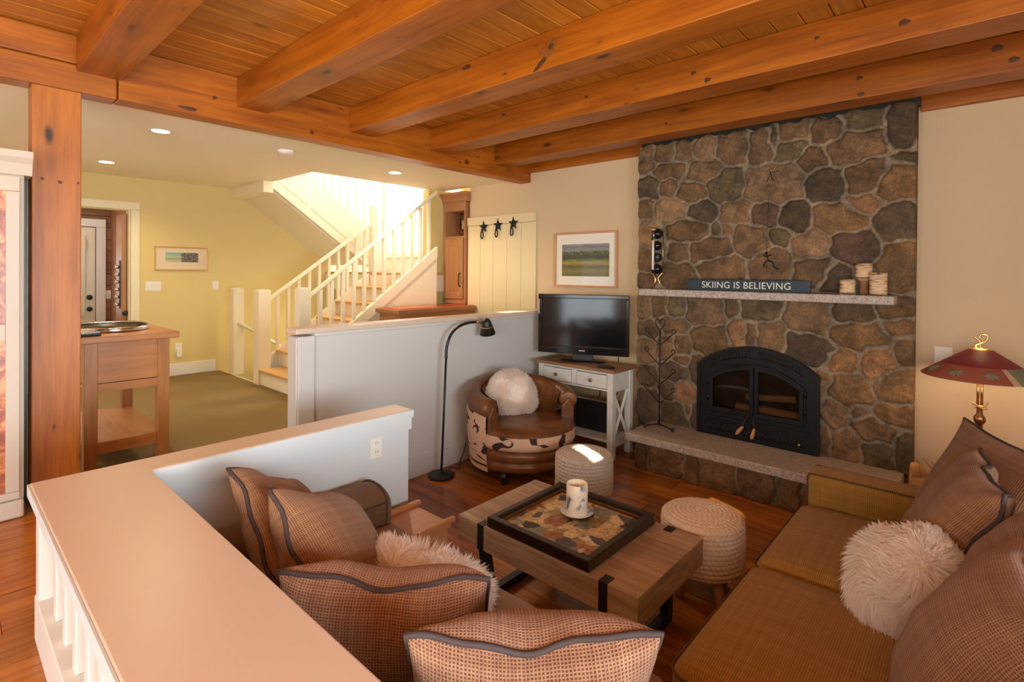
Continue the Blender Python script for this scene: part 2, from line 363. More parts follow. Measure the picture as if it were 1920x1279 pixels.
    def build(s, name, mat, parent=None, bevel=0, subsurf=0, merge=False, seg=2, origin=None):
        V = np.array([tuple(p) for p in s.v]); lo, hi = V.min(0), V.max(0)
        ctr = Vector(origin) if origin is not None else Vector(((lo[0]+hi[0])/2, (lo[1]+hi[1])/2, lo[2] if parent is None else (lo[2]+hi[2])/2))
        me = bpy.data.meshes.new(name); me.from_pydata([tuple(Vector(p)-ctr) for p in s.v], [], s.f)
        me.polygons.foreach_set('material_index', s.mi); me.polygons.foreach_set('use_smooth', s.sm)
        ul = me.uv_layers.new(name='UVMap'); ul.data.foreach_set('uv', np.array([c for f in s.uv for c in f], dtype=np.float32).ravel())
        ca = me.color_attributes.new('tint', 'FLOAT_COLOR', 'CORNER')
        ca.data.foreach_set('color', np.array([(*t, 1) for t, f in zip(s.ti, s.f) for _ in f], dtype=np.float32).ravel())
        for m in (mat if isinstance(mat, (list, tuple)) else [mat]): me.materials.append(M[m] if isinstance(m, str) else m)
        o = bpy.data.objects.new(name, me); COL.objects.link(o)
        if merge:
            import bmesh
            bm = bmesh.new(); bm.from_mesh(me); bmesh.ops.remove_doubles(bm, verts=bm.verts, dist=1e-5); bm.to_mesh(me); bm.free()
        if parent is not None:
            o.parent = parent; o.location = ctr-wpos(parent)
        else: o.location = ctr
        if bevel:
            b = o.modifiers.new('Bevel', 'BEVEL'); b.width = bevel; b.segments = seg; b.limit_method = 'ANGLE'; b.angle_limit = math.radians(35)
        if subsurf:
            b = o.modifiers.new('Subd', 'SUBSURF'); b.levels = subsurf; b.render_levels = subsurf
        return o
def wpos(o):
    p = Vector(o.location)
    while o.parent: o = o.parent; p += Vector(o.location)
    return p
def thing(name, label, cat, loc=(0, 0, 0), group=None):
    o = bpy.data.objects.new(name, None); o.empty_display_size = .1; COL.objects.link(o); o.location = loc
    o['label'] = label; o['category'] = cat
    if group: o['group'] = group
    return o
def tag(o, label, cat, group=None):
    o['label'] = label; o['category'] = cat
    if group: o['group'] = group
    return o
def struct(o, label=None, cat=None):
    o['kind'] = 'structure'
    if label: o['label'] = label
    if cat: o['category'] = cat
    return o
def dup(r, dxyz, label, group=None):
    c = r.copy(); COL.objects.link(c); c.location = Vector(r.location)+Vector(dxyz); c['label'] = label
    if group: c['group'] = group
    def rec(src, dst):
        for ch in list(src.children):
            d = ch.copy(); COL.objects.link(d); d.parent = dst; rec(ch, d)
    rec(r, c); return c
def B(*a, **k): return MB().box(*a, **k)
def rnd_tint(a=.75, b=1.15):
    t = random.uniform(a, b); return (t, t*random.uniform(.95, 1.03), t*random.uniform(.9, 1.05))
def bez(pts, n=8):
    """catmull-rom through pts"""
    P = [Vector(p) for p in pts]; out = []
    for i in range(len(P)-1):
        p0 = P[max(i-1, 0)]; p1 = P[i]; p2 = P[i+1]; p3 = P[min(i+2, len(P)-1)]
        for k in range(n):
            t = k/n; out.append(.5*((2*p1)+(p2-p0)*t+(2*p0-5*p1+4*p2-p3)*t*t+(3*p1-p0-3*p2+p3)*t**3))
    out.append(P[-1]); return out

# ------------------------------------------------------------------ room shell
YB = 4.75
def planks(name, x0, x1, y0, y1, ztop, th, wid, along, lens, mat, lo=.62, hi=1.2, gap=.002, up=True):
    m = MB(); a0, a1, b0, b1 = (x0, x1, y0, y1) if along == 'x' else (y0, y1, x0, x1)
    b = b0
    while b < b1-1e-4:
        w = min(wid*random.uniform(.85, 1.2), b1-b)
        if b1-(b+w) < .03: w = b1-b
        a = a0-(random.uniform(0, lens[1]) if lens else 0)
        while a < a1:
            L = random.uniform(*lens) if lens else (a1-a0); s0, s1 = max(a, a0), min(a+L, a1)
            if s1-s0 > .01:
                z0, z1 = (ztop-th, ztop) if up else (ztop, ztop+th)
                k = dict(tint=rnd_tint(lo, hi))
                if along == 'x': m.box(s0+gap/2, s1-gap/2, b+gap/2, b+w-gap/2, z0, z1, grain=0, **k)
                else: m.box(b+gap/2, b+w-gap/2, s0+gap/2, s1-gap/2, z0, z1, grain=1, **k)
            a += L
        b += w
    return m.build(name, mat, bevel=.003 if up else .006, seg=1)
FX1 = 2.7
struct(planks('floor', -3.60, FX1, .58, YB, 0, .03, .17, 'x', (1.4, 3.2), 'floor'))
struct(B(-3.6, FX1, .58, YB, -.06, -.031).build('floor_base', 'slot'))
struct(planks('floor_upper', -7.6, -2.62, -3.0, 1.30, .35, .03, .15, 'y', (1.2, 2.6), 'floor', .8, 1.2, .001))
struct(planks('floor_upper_front', -2.619, FX1, -3.0, .53, .35, .03, .15, 'y', (1.2, 2.6), 'floor', .8, 1.2, .001))
struct(B(-3.49, -2.62, 1.30, 1.60, .0, .175).build('floor_step', 'oak', bevel=.008))
struct(B(-3.49, -2.62, .30, 1.299, .0, .318).build('floor_riser', 'white'))
struct(B(-7.6, -3.9, .25, 2.60, .325, .354).build('floor_carpet', 'carpet'))
struct(B(-5.34, -3.60, 2.601, YB, .29, .35).build('floor_carpet_nook', 'carpet'))
# ceilings
struct(planks('ceiling', -4.08, FX1, -3.0, YB, 3.08, .03, .138, 'y', None, 'ceil', .8, 1.15, .003, up=False))
struct(B(-7.65, -4.16, -3.0, 2.87, 2.80, 2.9).build('ceiling_hall', 'ceilhall'))
struct(B(-5.60, -4.16, 2.871, YB, 2.80, 2.9).build('ceiling_nook', 'ceilhall'))
struct(B(-4.2, FX1+.1, -3.1, YB+.1, 3.112, 3.16).build('ceiling_deck', 'slot'))
# walls
struct(B(-5.04, FX1, YB, YB+.12, -.05, 3.3).build('wall_back', 'wall'))
struct(B(-5.52, -5.04, YB+.27, YB+.35, .2, 3.3).build('wall_back_nook', 'wallhall'))
m = MB(); HX = -7.65
m.box(HX-.12, HX, -3.0, .80, -1.6, 5.6); m.box(HX-.12, HX, 1.62, 5.32, -1.6, 5.6); m.box(HX-.12, HX, .80, 1.62, 2.40, 5.6); m.box(HX-.12, HX, .80, 1.62, -1.6, .35)
struct(m.build('wall_hall', 'wallhall'))
struct(B(-7.65, -5.46, 5.2, 5.32, -1.6, 5.6).build('wall_stair_back', 'white'))
struct(B(FX1, FX1+.12, -3.0, YB+.12, 0, 2.30).build('wall_right', 'wall'))
m = MB(); m.box(FX1, FX1+.12, -3, 1.05, 2.30, 3.3); m.box(FX1, FX1+.12, 1.20, YB+.12, 2.30, 3.3); m.box(FX1, FX1+.12, 1.05, 1.20, 2.53, 3.3); m.box(FX1, FX1+.12, 1.05, 1.20, 2.30, 2.37)  # opening added and aligned so the sun patch lands on the stool
struct(m.build('wall_right_upper', 'wall'))
struct(B(-9.3, FX1+.12, -3.12, -3.0, 0, 3.3).build('wall_front', 'wall'))
# stair well upper shaft
struct(B(-5.46, -5.36, 2.87, 5.2, 2.905, 5.6).build('wall_stair_right', 'white'))
struct(B(-7.65, -5.46, 2.77, 2.868, 2.905, 5.6).build('wall_stair_front', 'white'))
struct(B(-7.65, -5.36, 2.77, 5.32, 5.6, 5.7).build('ceiling_stair', 'white'))
# trims
struct(B(HX, HX+.018, 1.715, 2.56, .35, .50).build('baseboard_hall', 'white', bevel=.004))
struct(B(HX, HX+.018, -2.9, .68, .35, .50).build('baseboard_hall_left', 'white', bevel=.004))
struct(B(-3.46, -2.53, YB-.018, YB, 0, .15).build('baseboard_back', 'white', bevel=.004))
struct(B(-.36, FX1, YB-.018, YB, 0, .15).build('baseboard_right', 'white', bevel=.004))
# mudroom beyond the hall doorway
struct(B(-9.3, HX-.12, 0.5, 1.62, .29, .35).build('floor_mudroom', 'floor'))
m = MB(); z = .35
while z < 2.55:
    m.box(-9.14, -9.10, .4, 2.2, z, z+.155, grain=1, tint=rnd_tint(.7, 1.2)); z += .16
struct(m.build('wall_mudroom', 'siding', bevel=.006, seg=1))
struct(B(-9.18, -9.141, .4, 2.2, .3, 2.6).build('wall_mudroom_backing', 'slot'))
struct(B(-9.3, HX-.12, .4, 2.2, 2.55, 2.6).build('ceiling_mudroom', 'siding'))
struct(B(-9.1, HX-.12, 1.70, 1.74, .35, 2.55).build('wall_mudroom_side', 'siding'))
struct(B(-9.1, HX-.12, .4, .44, .35, 2.55).build('wall_mudroom_far', 'siding'))
d = thing('door_1', 'cream entry door with a window and black knobs in the mudroom', 'door', (-9.09, 1.1, .35)); d['kind'] = 'structure'
B(-9.098, -9.05, .66, 1.52, .36, 2.26).build('leaf', 'door', d, bevel=.006)
B(-9.05, -9.042, .78, 1.38, 1.10, 2.10).build('window_pane', 'daylight', d)
m = MB(); m.box(-9.05, -9.03, .74, .79, 1.06, 2.14); m.box(-9.05, -9.03, 1.36, 1.41, 1.06, 2.14); m.box(-9.05, -9.03, .79, 1.36, 1.06, 1.11); m.box(-9.05, -9.03, .79, 1.36, 2.09, 2.14); m.build('window_frame', 'door', d, bevel=.004)
B(-9.03, -9.0, .74, 1.41, 1.96, 2.10).build('shade_roll', 'creamboard', d, bevel=.006)
for z in (1.15, 1.31):
    MB().lathe([(0, .03), (.022, .028), (.032, .015), (.034, 0), (.02, -.02)], n=20, Mx=Matrix.Translation((-9.03, 1.455, z)) @ Matrix.Rotation(PI/2, 4, 'Y')).build('knob', 'black', d)
m = MB(); m.box(-9.1, -9.07, 1.53, 1.64, .35, 2.27); m.box(-9.1, -9.07, .5, 1.64, 2.271, 2.38); struct(m.build('trim_1', 'white', bevel=.004))
# hall doorway casing and the pine door leaf standing open
m = MB(); m.box(HX-.125, HX+.02, 1.60, 1.615, .35, 2.40); m.box(HX+.001, HX+.02, 1.62, 1.71, .35, 2.41); m.box(HX+.001, HX+.02, .70, 1.71, 2.411, 2.50); m.box(HX+.001, HX+.02, .68, .80, .35, 2.41)
struct(m.build('trim_2', 'trimhall', bevel=.004))
d = thing('door_2', 'open pine plank door with a sleigh bell strap, in the hall doorway', 'door', (-7.8, 1.56, .35)); d['kind'] = 'structure'
B(-7.99, -7.70, 1.545, 1.59, .36, 2.36).build('leaf', 'cab', d, bevel=.005)
m = MB(); m.sphere((-7.665, 1.57, 1.17), .03, 10); m.tube([(-7.70, 1.57, 1.17), (-7.67, 1.57, 1.17)], .012); m.build('latch', 'black', d)
t = thing('bell_strap', 'leather strap of small silver sleigh bells hung on the pine door', 'bell strap', (-7.78, 1.53, 1.3))
B(-7.80, -7.76, 1.533, 1.543, 1.22, 1.80).build('strap', 'black', t)
for i in range(6): MB().sphere((-7.78, 1.515, 1.27+i*.09), .022, 10).build('bell', 'chrome', t)

# ------------------------------------------------------------------ timber frame
def timber(name, x0, x1, y0, y1, z0, z1, mat, label, cat, group=None, grain=None, bev=.005):
    return tag(MB().box(x0, x1, y0, y1, z0, z1, grain=grain, tint=rnd_tint(.88, 1.08)).build(name, mat, bevel=bev, seg=2), label, cat, group)
hb = timber('header_beam', -4.16, -4.00, .785, 4.748, 2.75, 3.078, 'beam', 'long timber header beam over the hall opening, carrying the joist ends', 'beam', grain=1)
t = thing('header_beam', 'short double timber header beam above the post, at the left edge', 'beam', (-4.08, -1, 2.75))
B(-4.165, -4.005, -2.9, .78, 2.745, 2.905, grain=1, tint=(.95,)*3).build('lower_timber', 'beam', t, bevel=.01)
B(-4.165, -4.005, -2.9, .78, 2.909, 3.078, grain=1, tint=(1.05,)*3).build('upper_timber', 'beam', t, bevel=.01)
tp = timber('timber_post', -4.16, -4.00, .385, .605, .352, 2.743, 'post', 'square timber post standing between the armoire and the console table', 'post', grain=2)
jl = ['first ceiling joist from the left, above the post', 'second ceiling joist from the left, ending above the gold framed picture', 'third ceiling joist from the left, with a burl knot on its face', 'fourth ceiling joist from the left, over the coffee table', 'fifth ceiling joist from the left, in front of the stone chimney top']
joists = []
for (y0, y1), L in zip([(.58, .80), (1.475, 1.69), (2.37, 2.595), (3.235, 3.475), (4.12, 4.335)], jl):
    joists.append(timber('ceiling_beam', -3.998, FX1-.01, y0, y1, 2.865, 3.078, 'beam', L, 'beam', 'exposed ceiling joists', grain=0, bev=.005))
def knot(par, c, ax, a, b, rot=0, mat='knot'):
    """dark branch knot standing slightly proud of a timber face; a, b half sizes along and across the grain"""
    m = MB(); cx, cy, cz = c; n = 20; a, b = a*.8, b*.8; rr = [(1, 0), (.8, .0008), (.45, .0011), (.2, .0006)]; vs = []; fs = []
    for i, (r, h) in enumerate(rr):
        for k in range(n):
            t_ = 2*PI*k/n; w_ = 1+.10*math.sin(3*t_+a*90)+.06*math.sin(5*t_); p, q = a*r*w_*math.cos(t_), b*r*w_*math.sin(t_); p, q = p*math.cos(rot)-q*math.sin(rot), p*math.sin(rot)+q*math.cos(rot)
            vs.append((cx+p, cy-h-.0003, cz+q) if ax == 'y' else (cx+h+.0003, cy+p, cz+q))
    for i in range(len(rr)-1):
        for k in range(n): f = (i*n+k, i*n+(k+1) % n, (i+1)*n+(k+1) % n, (i+1)*n+k); fs.append(f if ax == 'y' else f)
    fs.append(tuple((len(rr)-1)*n+k for k in range(n)))
    m.add(vs, fs, sm=True).build('knot', mat, par)
j3, j4, j5 = joists[2], joists[3], joists[4]
knot(j3, (-2.557, 2.37, 3.045), 'y', .055, .020); knot(j3, (-1.93, 2.37, 2.905), 'y', .075, .020, .6); knot(j3, (-1.87, 2.37, 2.975), 'y', .085, .060, .5, 'burl'); knot(j3, (-1.855, 2.3688, 2.985), 'y', .028, .020, .3)
for x, z, a in ((-3.03, 3.02, .024), (-.318, 2.95, .030), (-1.39, 2.965, .022), (-1.30, 2.90, .026), (-.70, 2.985, .018), (-2.2, 2.99, .018)): knot(j4, (x, 3.235, z), 'y', a, a*.7)
for x, z, a in ((.10, 2.925, .030), (-.64, 3.00, .024), (.03, 3.01, .034), (-.63, 2.89, .026), (-2.0, 2.95, .016)): knot(j5, (x, 4.12, z), 'y', a, a*.75)
for y, z, a, b in ((1.165, 2.783, .075, .017), (1.33, 2.895, .020, .016), (2.04, 2.80, .020, .024), (3.72, 2.83, .035, .030)): knot(hb, (-4.0, y, z), 'x', a, b)
for y, z, a in ((.508, 2.20, .012), (.590, 2.205, .008), (.43, 2.21, .010)): knot(tp, (-4.0, y, z), 'x', a, a)
t = thing('wall_beam', 'timber beam lying along the top of the back wall, behind the chimney', 'beam', (-1, 4.72, 2.86))
B(-3.998, -2.53, 4.69, 4.748, 2.86, 3.078, grain=0).build('timber', 'beam', t, bevel=.008)
B(-.36, FX1-.01, 4.69, 4.748, 2.86, 3.078, grain=0).build('timber', 'beam', t, bevel=.008)

struct(B(-2.528, -.362, 4.70, 4.748, 2.90, 3.078).build('shadow_gap_board', 'slot'))  # dark board painted as the shadow gap above the chimney
# ------------------------------------------------------------------ partition walls
t = thing('partition_wall', 'grey white half wall with a painted cap behind the reading lamp', 'half wall', (-3.54, 3.2, 0)); t['kind'] = 'structure'
B(-3.60, -3.485, 1.80, YB, .001, 1.245).build('wall_panel', 'whitewarm', t)
B(-3.625, -3.46, 1.66, YB, 1.262, 1.30).build('cap', 'cap', t, bevel=.006)
B(-3.612, -3.473, 1.80, YB, 1.235, 1.262).build('cap_moulding', 'whitewarm', t, bevel=.006)
B(-3.485, -3.467, 1.80, YB, .001, .16).build('skirting', 'whitewarm', t, bevel=.005)
m = MB(); m.box(-3.615, -3.47, 1.68, 1.80, .001, 1.245); m.box(-3.605, -3.48, 1.67, 1.68, .36, 1.24); m.build('end_post', 'whitewarm', t, bevel=.01)
t = thing('low_wall', 'low white L-shaped divider wall with a wide painted top behind the sofa', 'low wall', (-2.0, .42, 0))
# cap: L shape
poly = [(-2.60, .245), (FX1-.3, .245), (FX1-.3, .585), (-2.43, .585), (-2.43, 1.85), (-2.60, 1.85)]
MB().prism(poly, 2, .868, .91).build('cap', 'cap', t, bevel=.005)
B(-2.585, -2.445, .58, 1.835, .001, .867).build('wall_panel', 'whitecool', t)
B(-2.442, FX1-.3, .545, .572, .001, .867).build('back_panel', 'whitecool', t)
B(-2.44, -2.43, .588, 1.845, .80, .868).build('cap_apron', 'whitecool', t)
m = MB(); m.box(-2.4295, -2.424, .588, 1.856, .866, .907); m.box(-2.60, -2.430, 1.8505, 1.856, .866, .907); m.box(-2.60, FX1-.3, .239, .2445, .866, .907)
m.build('edge_strip', 'whitecool', t)  # pale strips put the window light on the cap edges into colour
B(-2.56, FX1-.3, .262, .30, .842, .867).build('top_rail', 'white', t)
B(-2.56, FX1-.3, .256, .53, .351, .51).build('bottom_rail', 'white', t, bevel=.004)
B(-2.58, -2.50, .262, .34, .352, .866).build('corner_post', 'white', t, bevel=.003)
x = -2.36
while x < 2.2:
    B(x, x+.05, .285, .335, .511, .866).build('baluster', 'white', t, bevel=.003); x += .175
def outlet(name, label, cat, c, ax, s=1, w=.075, h=.118, duplex=True, plates=1):
    """ax: 'x+' etc outward normal"""
    o = thing(name, label, cat, c); cx, cy, cz = c; W = w if plates == 1 else w+.046*(plates-1)
    def bx(a0, a1, d0, d1, z0, z1):
        m = MB(); sg = 1 if ax[1] == '+' else -1; e0, e1 = sorted((d0*sg, d1*sg))
        if ax[0] == 'x': m.box(cx+e0, cx+e1, cy+a0, cy+a1, cz+z0, cz+z1)
        else: m.box(cx+a0, cx+a1, cy+e0, cy+e1, cz+z0, cz+z1)
        return m
    bx(-W/2, W/2, .0005, .006, -h/2, h/2).build('cover_plate', 'plastic', o, bevel=.003)
    if duplex:
        for dz in (-.024, .024):
            bx(-.017, .017, .006, .009, dz-.015, dz+.015).build('socket', 'plastic', o, bevel=.003)
            mm = MB()
            for da in (-.007, .007):
                q = bx(da-.0014, da+.0014, .009, .0094, dz-.004, dz+.007); mm.add(q.v, q.f, q.uv)
            mm.build('slots', 'slot', o)
    else:
        for p in range(plates):
            a = (p-(plates-1)/2)*.046
            bx(a-.005, a+.005, .006, .017, -.012, .010).build('toggle', 'plastic', o, bevel=.002)
    return o
outlet('outlet', 'white wall outlet on the low wall near its free end', 'outlet', (-2.445, 1.62, .745), 'x+')
outlet('outlet', 'white outlet low on the half wall behind the leather armchair', 'outlet', (-3.485, 3.30, .45), 'x+')
outlet('light_switch', 'white triple light switch plate below the gold framed picture', 'light switch', (HX, 1.855, 1.49), 'x+', duplex=False, plates=3)
outlet('light_switch', 'small white thermostat plate on the yellow wall beside the stair post', 'thermostat', (HX, 2.56, 1.49), 'x+', duplex=False)
outlet('light_switch', 'white switch plate on the plank wall beside the entry door', 'light switch', (-9.1, 1.68, 1.34), 'x+', duplex=False)
outlet('light_switch', 'pale switch plate on the wall behind the floor lamp shade', 'light switch', (-.22, YB, 1.14), 'y-', duplex=False, w=.10)
t = outlet('outlet', 'white outlet low on the yellow hall wall with a plug-in air freshener', 'outlet', (HX, 2.13, .70), 'x+')
MB().box(HX+.01, HX+.055, 2.10, 2.16, .58, .69).build('air_freshener', 'plastic', t, bevel=.012, seg=3)
# ------------------------------------------------------------------ stairs
st = thing('staircase', 'white U-shaped staircase with oak treads, square newels and slim balusters', 'staircase', (-6, 3.4, .35))
RISE, RUN, SY = .19, .26, 2.6
SX0, SX1 = -6.42, -5.36
for i in range(6):
    y = SY+i*RUN; z = .35+(i+1)*RISE
    B(-6.30 if i == 0 else SX0, SX1, y, y+.02, z-RISE, z-.03).build('riser', 'stairwhite', st)
    B(-6.30 if i == 0 else SX0-.02, SX1, y-.03, y+RUN+.01, z-.03, z, grain=0).build('tread', 'oak', st, bevel=.008)
y6 = SY+6*RUN; zl = .35+7*RISE
B(SX0, SX1, y6, y6+.02, zl-RISE, zl-.03).build('riser', 'stairwhite', st)
B(-7.648, -5.50, y6-.03, 5.198, zl-.03, zl, grain=0).build('landing', 'oak', st, bevel=.006)
B(-7.648, -5.50, y6-.02, 5.198, zl-.25, zl-.031).build('landing_frame', 'stairwhite', st)
# closed stringer + knee wall on the near side of the first flight
s = RISE/RUN
def zn(y): return .35+RISE+(y-SY)*s
poly = [(2.72, .351), (2.72, zn(2.72)+.06), (4.45, zn(4.45)+.06), (4.45, .351)]
MB().prism(poly, 0, -5.358, -5.345).build('side_panel', 'stairwhite', st)
poly = [(2.70, zn(2.70)-.02), (2.70, zn(2.70)+.13), (4.45, zn(4.45)+.13), (4.45, zn(4.45)-.02)]
MB().prism(poly, 0, -5.385, -5.330).build('stringer', 'stairwhite', st, bevel=.004)
poly = [(2.70, .30), (2.70, .62), (4.13, .62+1.43*s), (4.13, .30+1.43*s)]
MB().prism(poly, 0, -6.48, -6.425).build('stringer', 'stairwhite', st, bevel=.004)
poly = [(2.62, .351), (4.13, .351), (4.13, .351+1.51*s), (2.62, .40)]
MB().prism([(2.62, -.6), (4.15, -.6), (4.15, .30+1.43*s), (2.62, .32)], 0, -6.45, -6.43).build('well_panel', 'stairwhite', st)
def newel(x, y, z0, z1, w=.125):
    m = MB(); m.box(x-w/2, x+w/2, y-w/2, y+w/2, z0, z1-.012); m.box(x-w/2+.008, x+w/2-.008, y-w/2+.008, y+w/2-.008, z1-.012, z1)
    m.build('newel_post', 'stairwhite', st, bevel=.007)
newel(-7.20, 2.665, .351, 1.465, .13); newel(-6.375, 2.645, .351, 1.465, .145); newel(-5.36, 2.64, .351, 1.515, .125)
def rail(x, ya, za, yb, zb, w=.05, h=.05):
    MB().prism([(ya, za-h), (ya, za), (yb, zb), (yb, zb-h)], 0, x-w/2, x+w/2).build('handrail', 'stairwhite', st, bevel=.008)
rail(-6.40, 2.72, 1.36, 4.13, 1.36+1.41*.72); rail(-5.36, 2.69, 1.43, 4.45, 1.43+1.76*.755)
for k in range(10):
    y = 2.84+k*.135
    B(-6.468, -6.432, y, y+.036, .60+(y-2.70)*s, 1.32+(y-2.72)*.72).build('baluster', 'stairwhite', st)
for k in range(12):
    y = 2.82+k*.135
    B(-5.376, -5.342, y, y+.036, zn(y)+.10, 1.39+(y-2.69)*.755).build('baluster', 'stairwhite', st)
newel(-6.44, 4.20, zl, 2.62, .09)
# second flight: rises back toward the hall above the way down
def zs(y): return 1.78+.70*(4.2-y)
MB().prism([(2.765, zs(2.765)), (4.2, zs(4.2)), (4.2, zs(4.2)+.22), (2.765, zs(2.765)+.22)], 0, -7.648, -6.71).build('soffit', 'stairwhite', st)
MB().prism([(2.88, zs(2.88)+.02), (4.26, zs(4.26)+.02), (4.26, zs(4.26)+.16), (2.88, zs(2.88)+.16)], 0, -6.70, -6.64).build('trim_band', 'stairwhite', st, bevel=.004)
MB().prism([(2.88, zs(2.88)+.16), (4.26, zs(4.26)+.16), (4.26, zs(4.26)+.60), (2.88, zs(2.88)+.60)], 0, -6.665, -6.635).build('stringer', 'stairwhite', st)
struct(MB().prism([(2.87, zs(2.87)+.23), (2.87, 5.6), (5.2, 5.6), (5.2, 1.4), (4.2, 1.4), (4.2, zs(4.2)+.23)], 0, -7.649, -7.640).build('wall_stair_left', 'white'))
B(-7.648, -6.60, 2.745, 2.866, 2.66, 2.798).build('soffit_end', 'ceilhall', st)
MB().prism([(2.88, 3.95), (2.88, 4.0), (4.26, 4.0-1.38*.72), (4.26, 3.95-1.38*.72)], 0, -6.67, -6.63).build('handrail', 'stairwhite', st, bevel=.006)
for k in range(11):
    y = 2.92+k*.125
    B(-6.667, -6.633, y, y+.034, zs(y)+.58, 3.96-(y-2.88)*.72).build('baluster', 'stairwhite', st)
# the way down: low handrail
m = MB(); m.tube([(-7.12, 2.66, 1.02), (-7.12, 3.6, .40)], .02, 8); m.build('lower_handrail', 'stairwhite', st)
B(-7.135, -7.105, 2.95, 2.985, -.3, .83).build('lower_baluster', 'stairwhite', st)
B(-7.64, -6.44, 2.58, 2.62, .20, .352).build('nosing', 'stairwhite', st)
for i in range(4): B(-7.64, -6.46, 2.62+i*.26, 2.62+(i+1)*.26, -.2-i*.19, .16-i*.19).build('lower_tread', 'carpet', st)
# short wall between stairs and bar nook
m = MB(); m.box(-5.66, -5.53, 4.46, 5.2, 1.60, 2.80); struct(m.build('wall_stair_end', 'wallhall', bevel=.004))
struct(B(-5.64, -5.55, 4.46, 5.2, .36, 1.598).build('wall_stair_low', 'wallhall'))

# bar counter and tall cupboard
t = thing('bar_counter', 'small bar counter with a red copper top beside the stairs', 'counter', (-5.1, 4.2, .35))
B(-5.315, -4.90, 3.56, 4.71, .352, 1.215).build('base', 'cab', t, bevel=.004)
MB().box(-5.315, -4.86, 3.50, 4.712, 1.216, 1.262, grain=1).build('wood_edge', 'cab', t, bevel=.006)
B(-5.30, -4.90, 3.54, 4.70, 1.262, 1.270).build('copper_top', 'copper', t, bevel=.002)
c = thing('tall_cupboard', 'narrow tall wooden cupboard with an open niche beside the hook board', 'cupboard', (-5.29, 4.85, 1.27))
cx0, cx1, cy0, cy1 = -5.50, -5.07, 4.70, 5.01
m = MB(); m.box(cx0, cx0+.03, cy0, cy1, 1.272, 2.62); m.box(cx1-.03, cx1, cy0, cy1, 1.272, 2.62); m.box(cx0+.03, cx1-.03, cy1-.02, cy1, 1.272, 2.62); m.box(cx0+.03, cx1-.03, cy0+.001, cy1-.02, 2.14, 2.17); m.box(cx0+.03, cx1-.03, cy0+.001, cy1-.02, 1.272, 1.33); m.box(cx0+.03, cx1-.03, cy0+.001, cy1-.02, 2.50, 2.62)
m.build('carcass', 'cab', c, bevel=.003)
m = MB(); m.prism([(cy0, 2.62), (cy0-.012, 2.635), (cy0-.02, 2.68), (cy0-.055, 2.72), (cy0-.06, 2.745), (cy1, 2.745), (cy1, 2.62)], 0, cx0-.05, cx1+.05); m.build('crown', 'cab', c)
dr = B(cx0+.032, cx1-.032, cy0-.018, cy0, 1.335, 2.138, grain=2).build('door', 'cab', c, bevel=.004)
m = MB(); m.box(cx0+.105, cx1-.105, cy0-.024, cy0-.018, 1.44, 2.03, grain=2); m.build('raised_panel', 'cab', dr, bevel=.012)
m = MB(); m.tube(bez([(cx1-.075, cy0-.02, 1.50), (cx1-.075, cy0-.05, 1.53), (cx1-.075, cy0-.05, 1.65), (cx1-.075, cy0-.02, 1.68)], 5), .008, 8); m.build('handle', 'black', dr)
h = thing('hurricane_candle', 'pale candle in a glass hurricane jar inside the cupboard niche', 'candle holder', (-5.20, 4.80, 2.17))
MB().lathe([(.0, 0), (.05, 0), (.05, .01), (.015, .03), (.03, .06), (.055, .10), (.06, .20), (.05, .26), (.058, .30)], (-5.20, 4.80, 2.172), 24).build('glass_jar', 'smoke', h)
MB().lathe([(0, .09), (.036, .09), (.036, .21), (0, .21)], (-5.20, 4.80, 2.172), 20).build('candle', 'wax', h)
p = thing('hook_board', 'tall cream board with three black star coat hooks on the back wall', 'hook board', (-4.48, 4.73, 1.3))
hx0, hx1 = -5.055, -3.90
m = MB()
for i in range(5):
    w = (hx1-hx0)/5; m.box(hx0+i*w+.002, hx0+(i+1)*w-.002, YB-.022, YB-.001, .36, 2.29)
m.build('boards', 'creamboard', p, bevel=.004, seg=1)
B(hx0, hx1, YB-.034, YB-.001, 2.292, 2.40).build('top_rail', 'creamboard', p, bevel=.004)
def star(cx, cz, R, r=.42):
    v = [(cx, YB-.062, cz)]; 
    for k in range(10):
        a = PI/2+k*PI/5; q = R if k % 2 == 0 else R*r; v.append((cx+q*math.cos(a), YB-.037, cz+q*math.sin(a)))
    n = len(v); v += [(x, YB-.034, z) for (x, y, z) in v[1:]]
    fs = [(0, 1+(k+1) % 10, 1+k) for k in range(10)]+[(1+k, 1+(k+1) % 10, 11+(k+1) % 10, 11+k) for k in range(10)]
    return MB().add(v, fs)
for cx, cz in ((-4.75, 2.265), (-4.50, 2.275), (-4.245, 2.285)):
    hk = star(cx, cz, .085).build('star_hook', 'iron', p)
    MB().tube([(cx+.032*math.sin(a)*.9, YB-.062-.012*math.cos(a/2), cz-.10+.048*math.cos(a)) for a in np.linspace(0, 2*PI, 18)], .008, 8, closed=False).build('hook_loop', 'iron', hk)

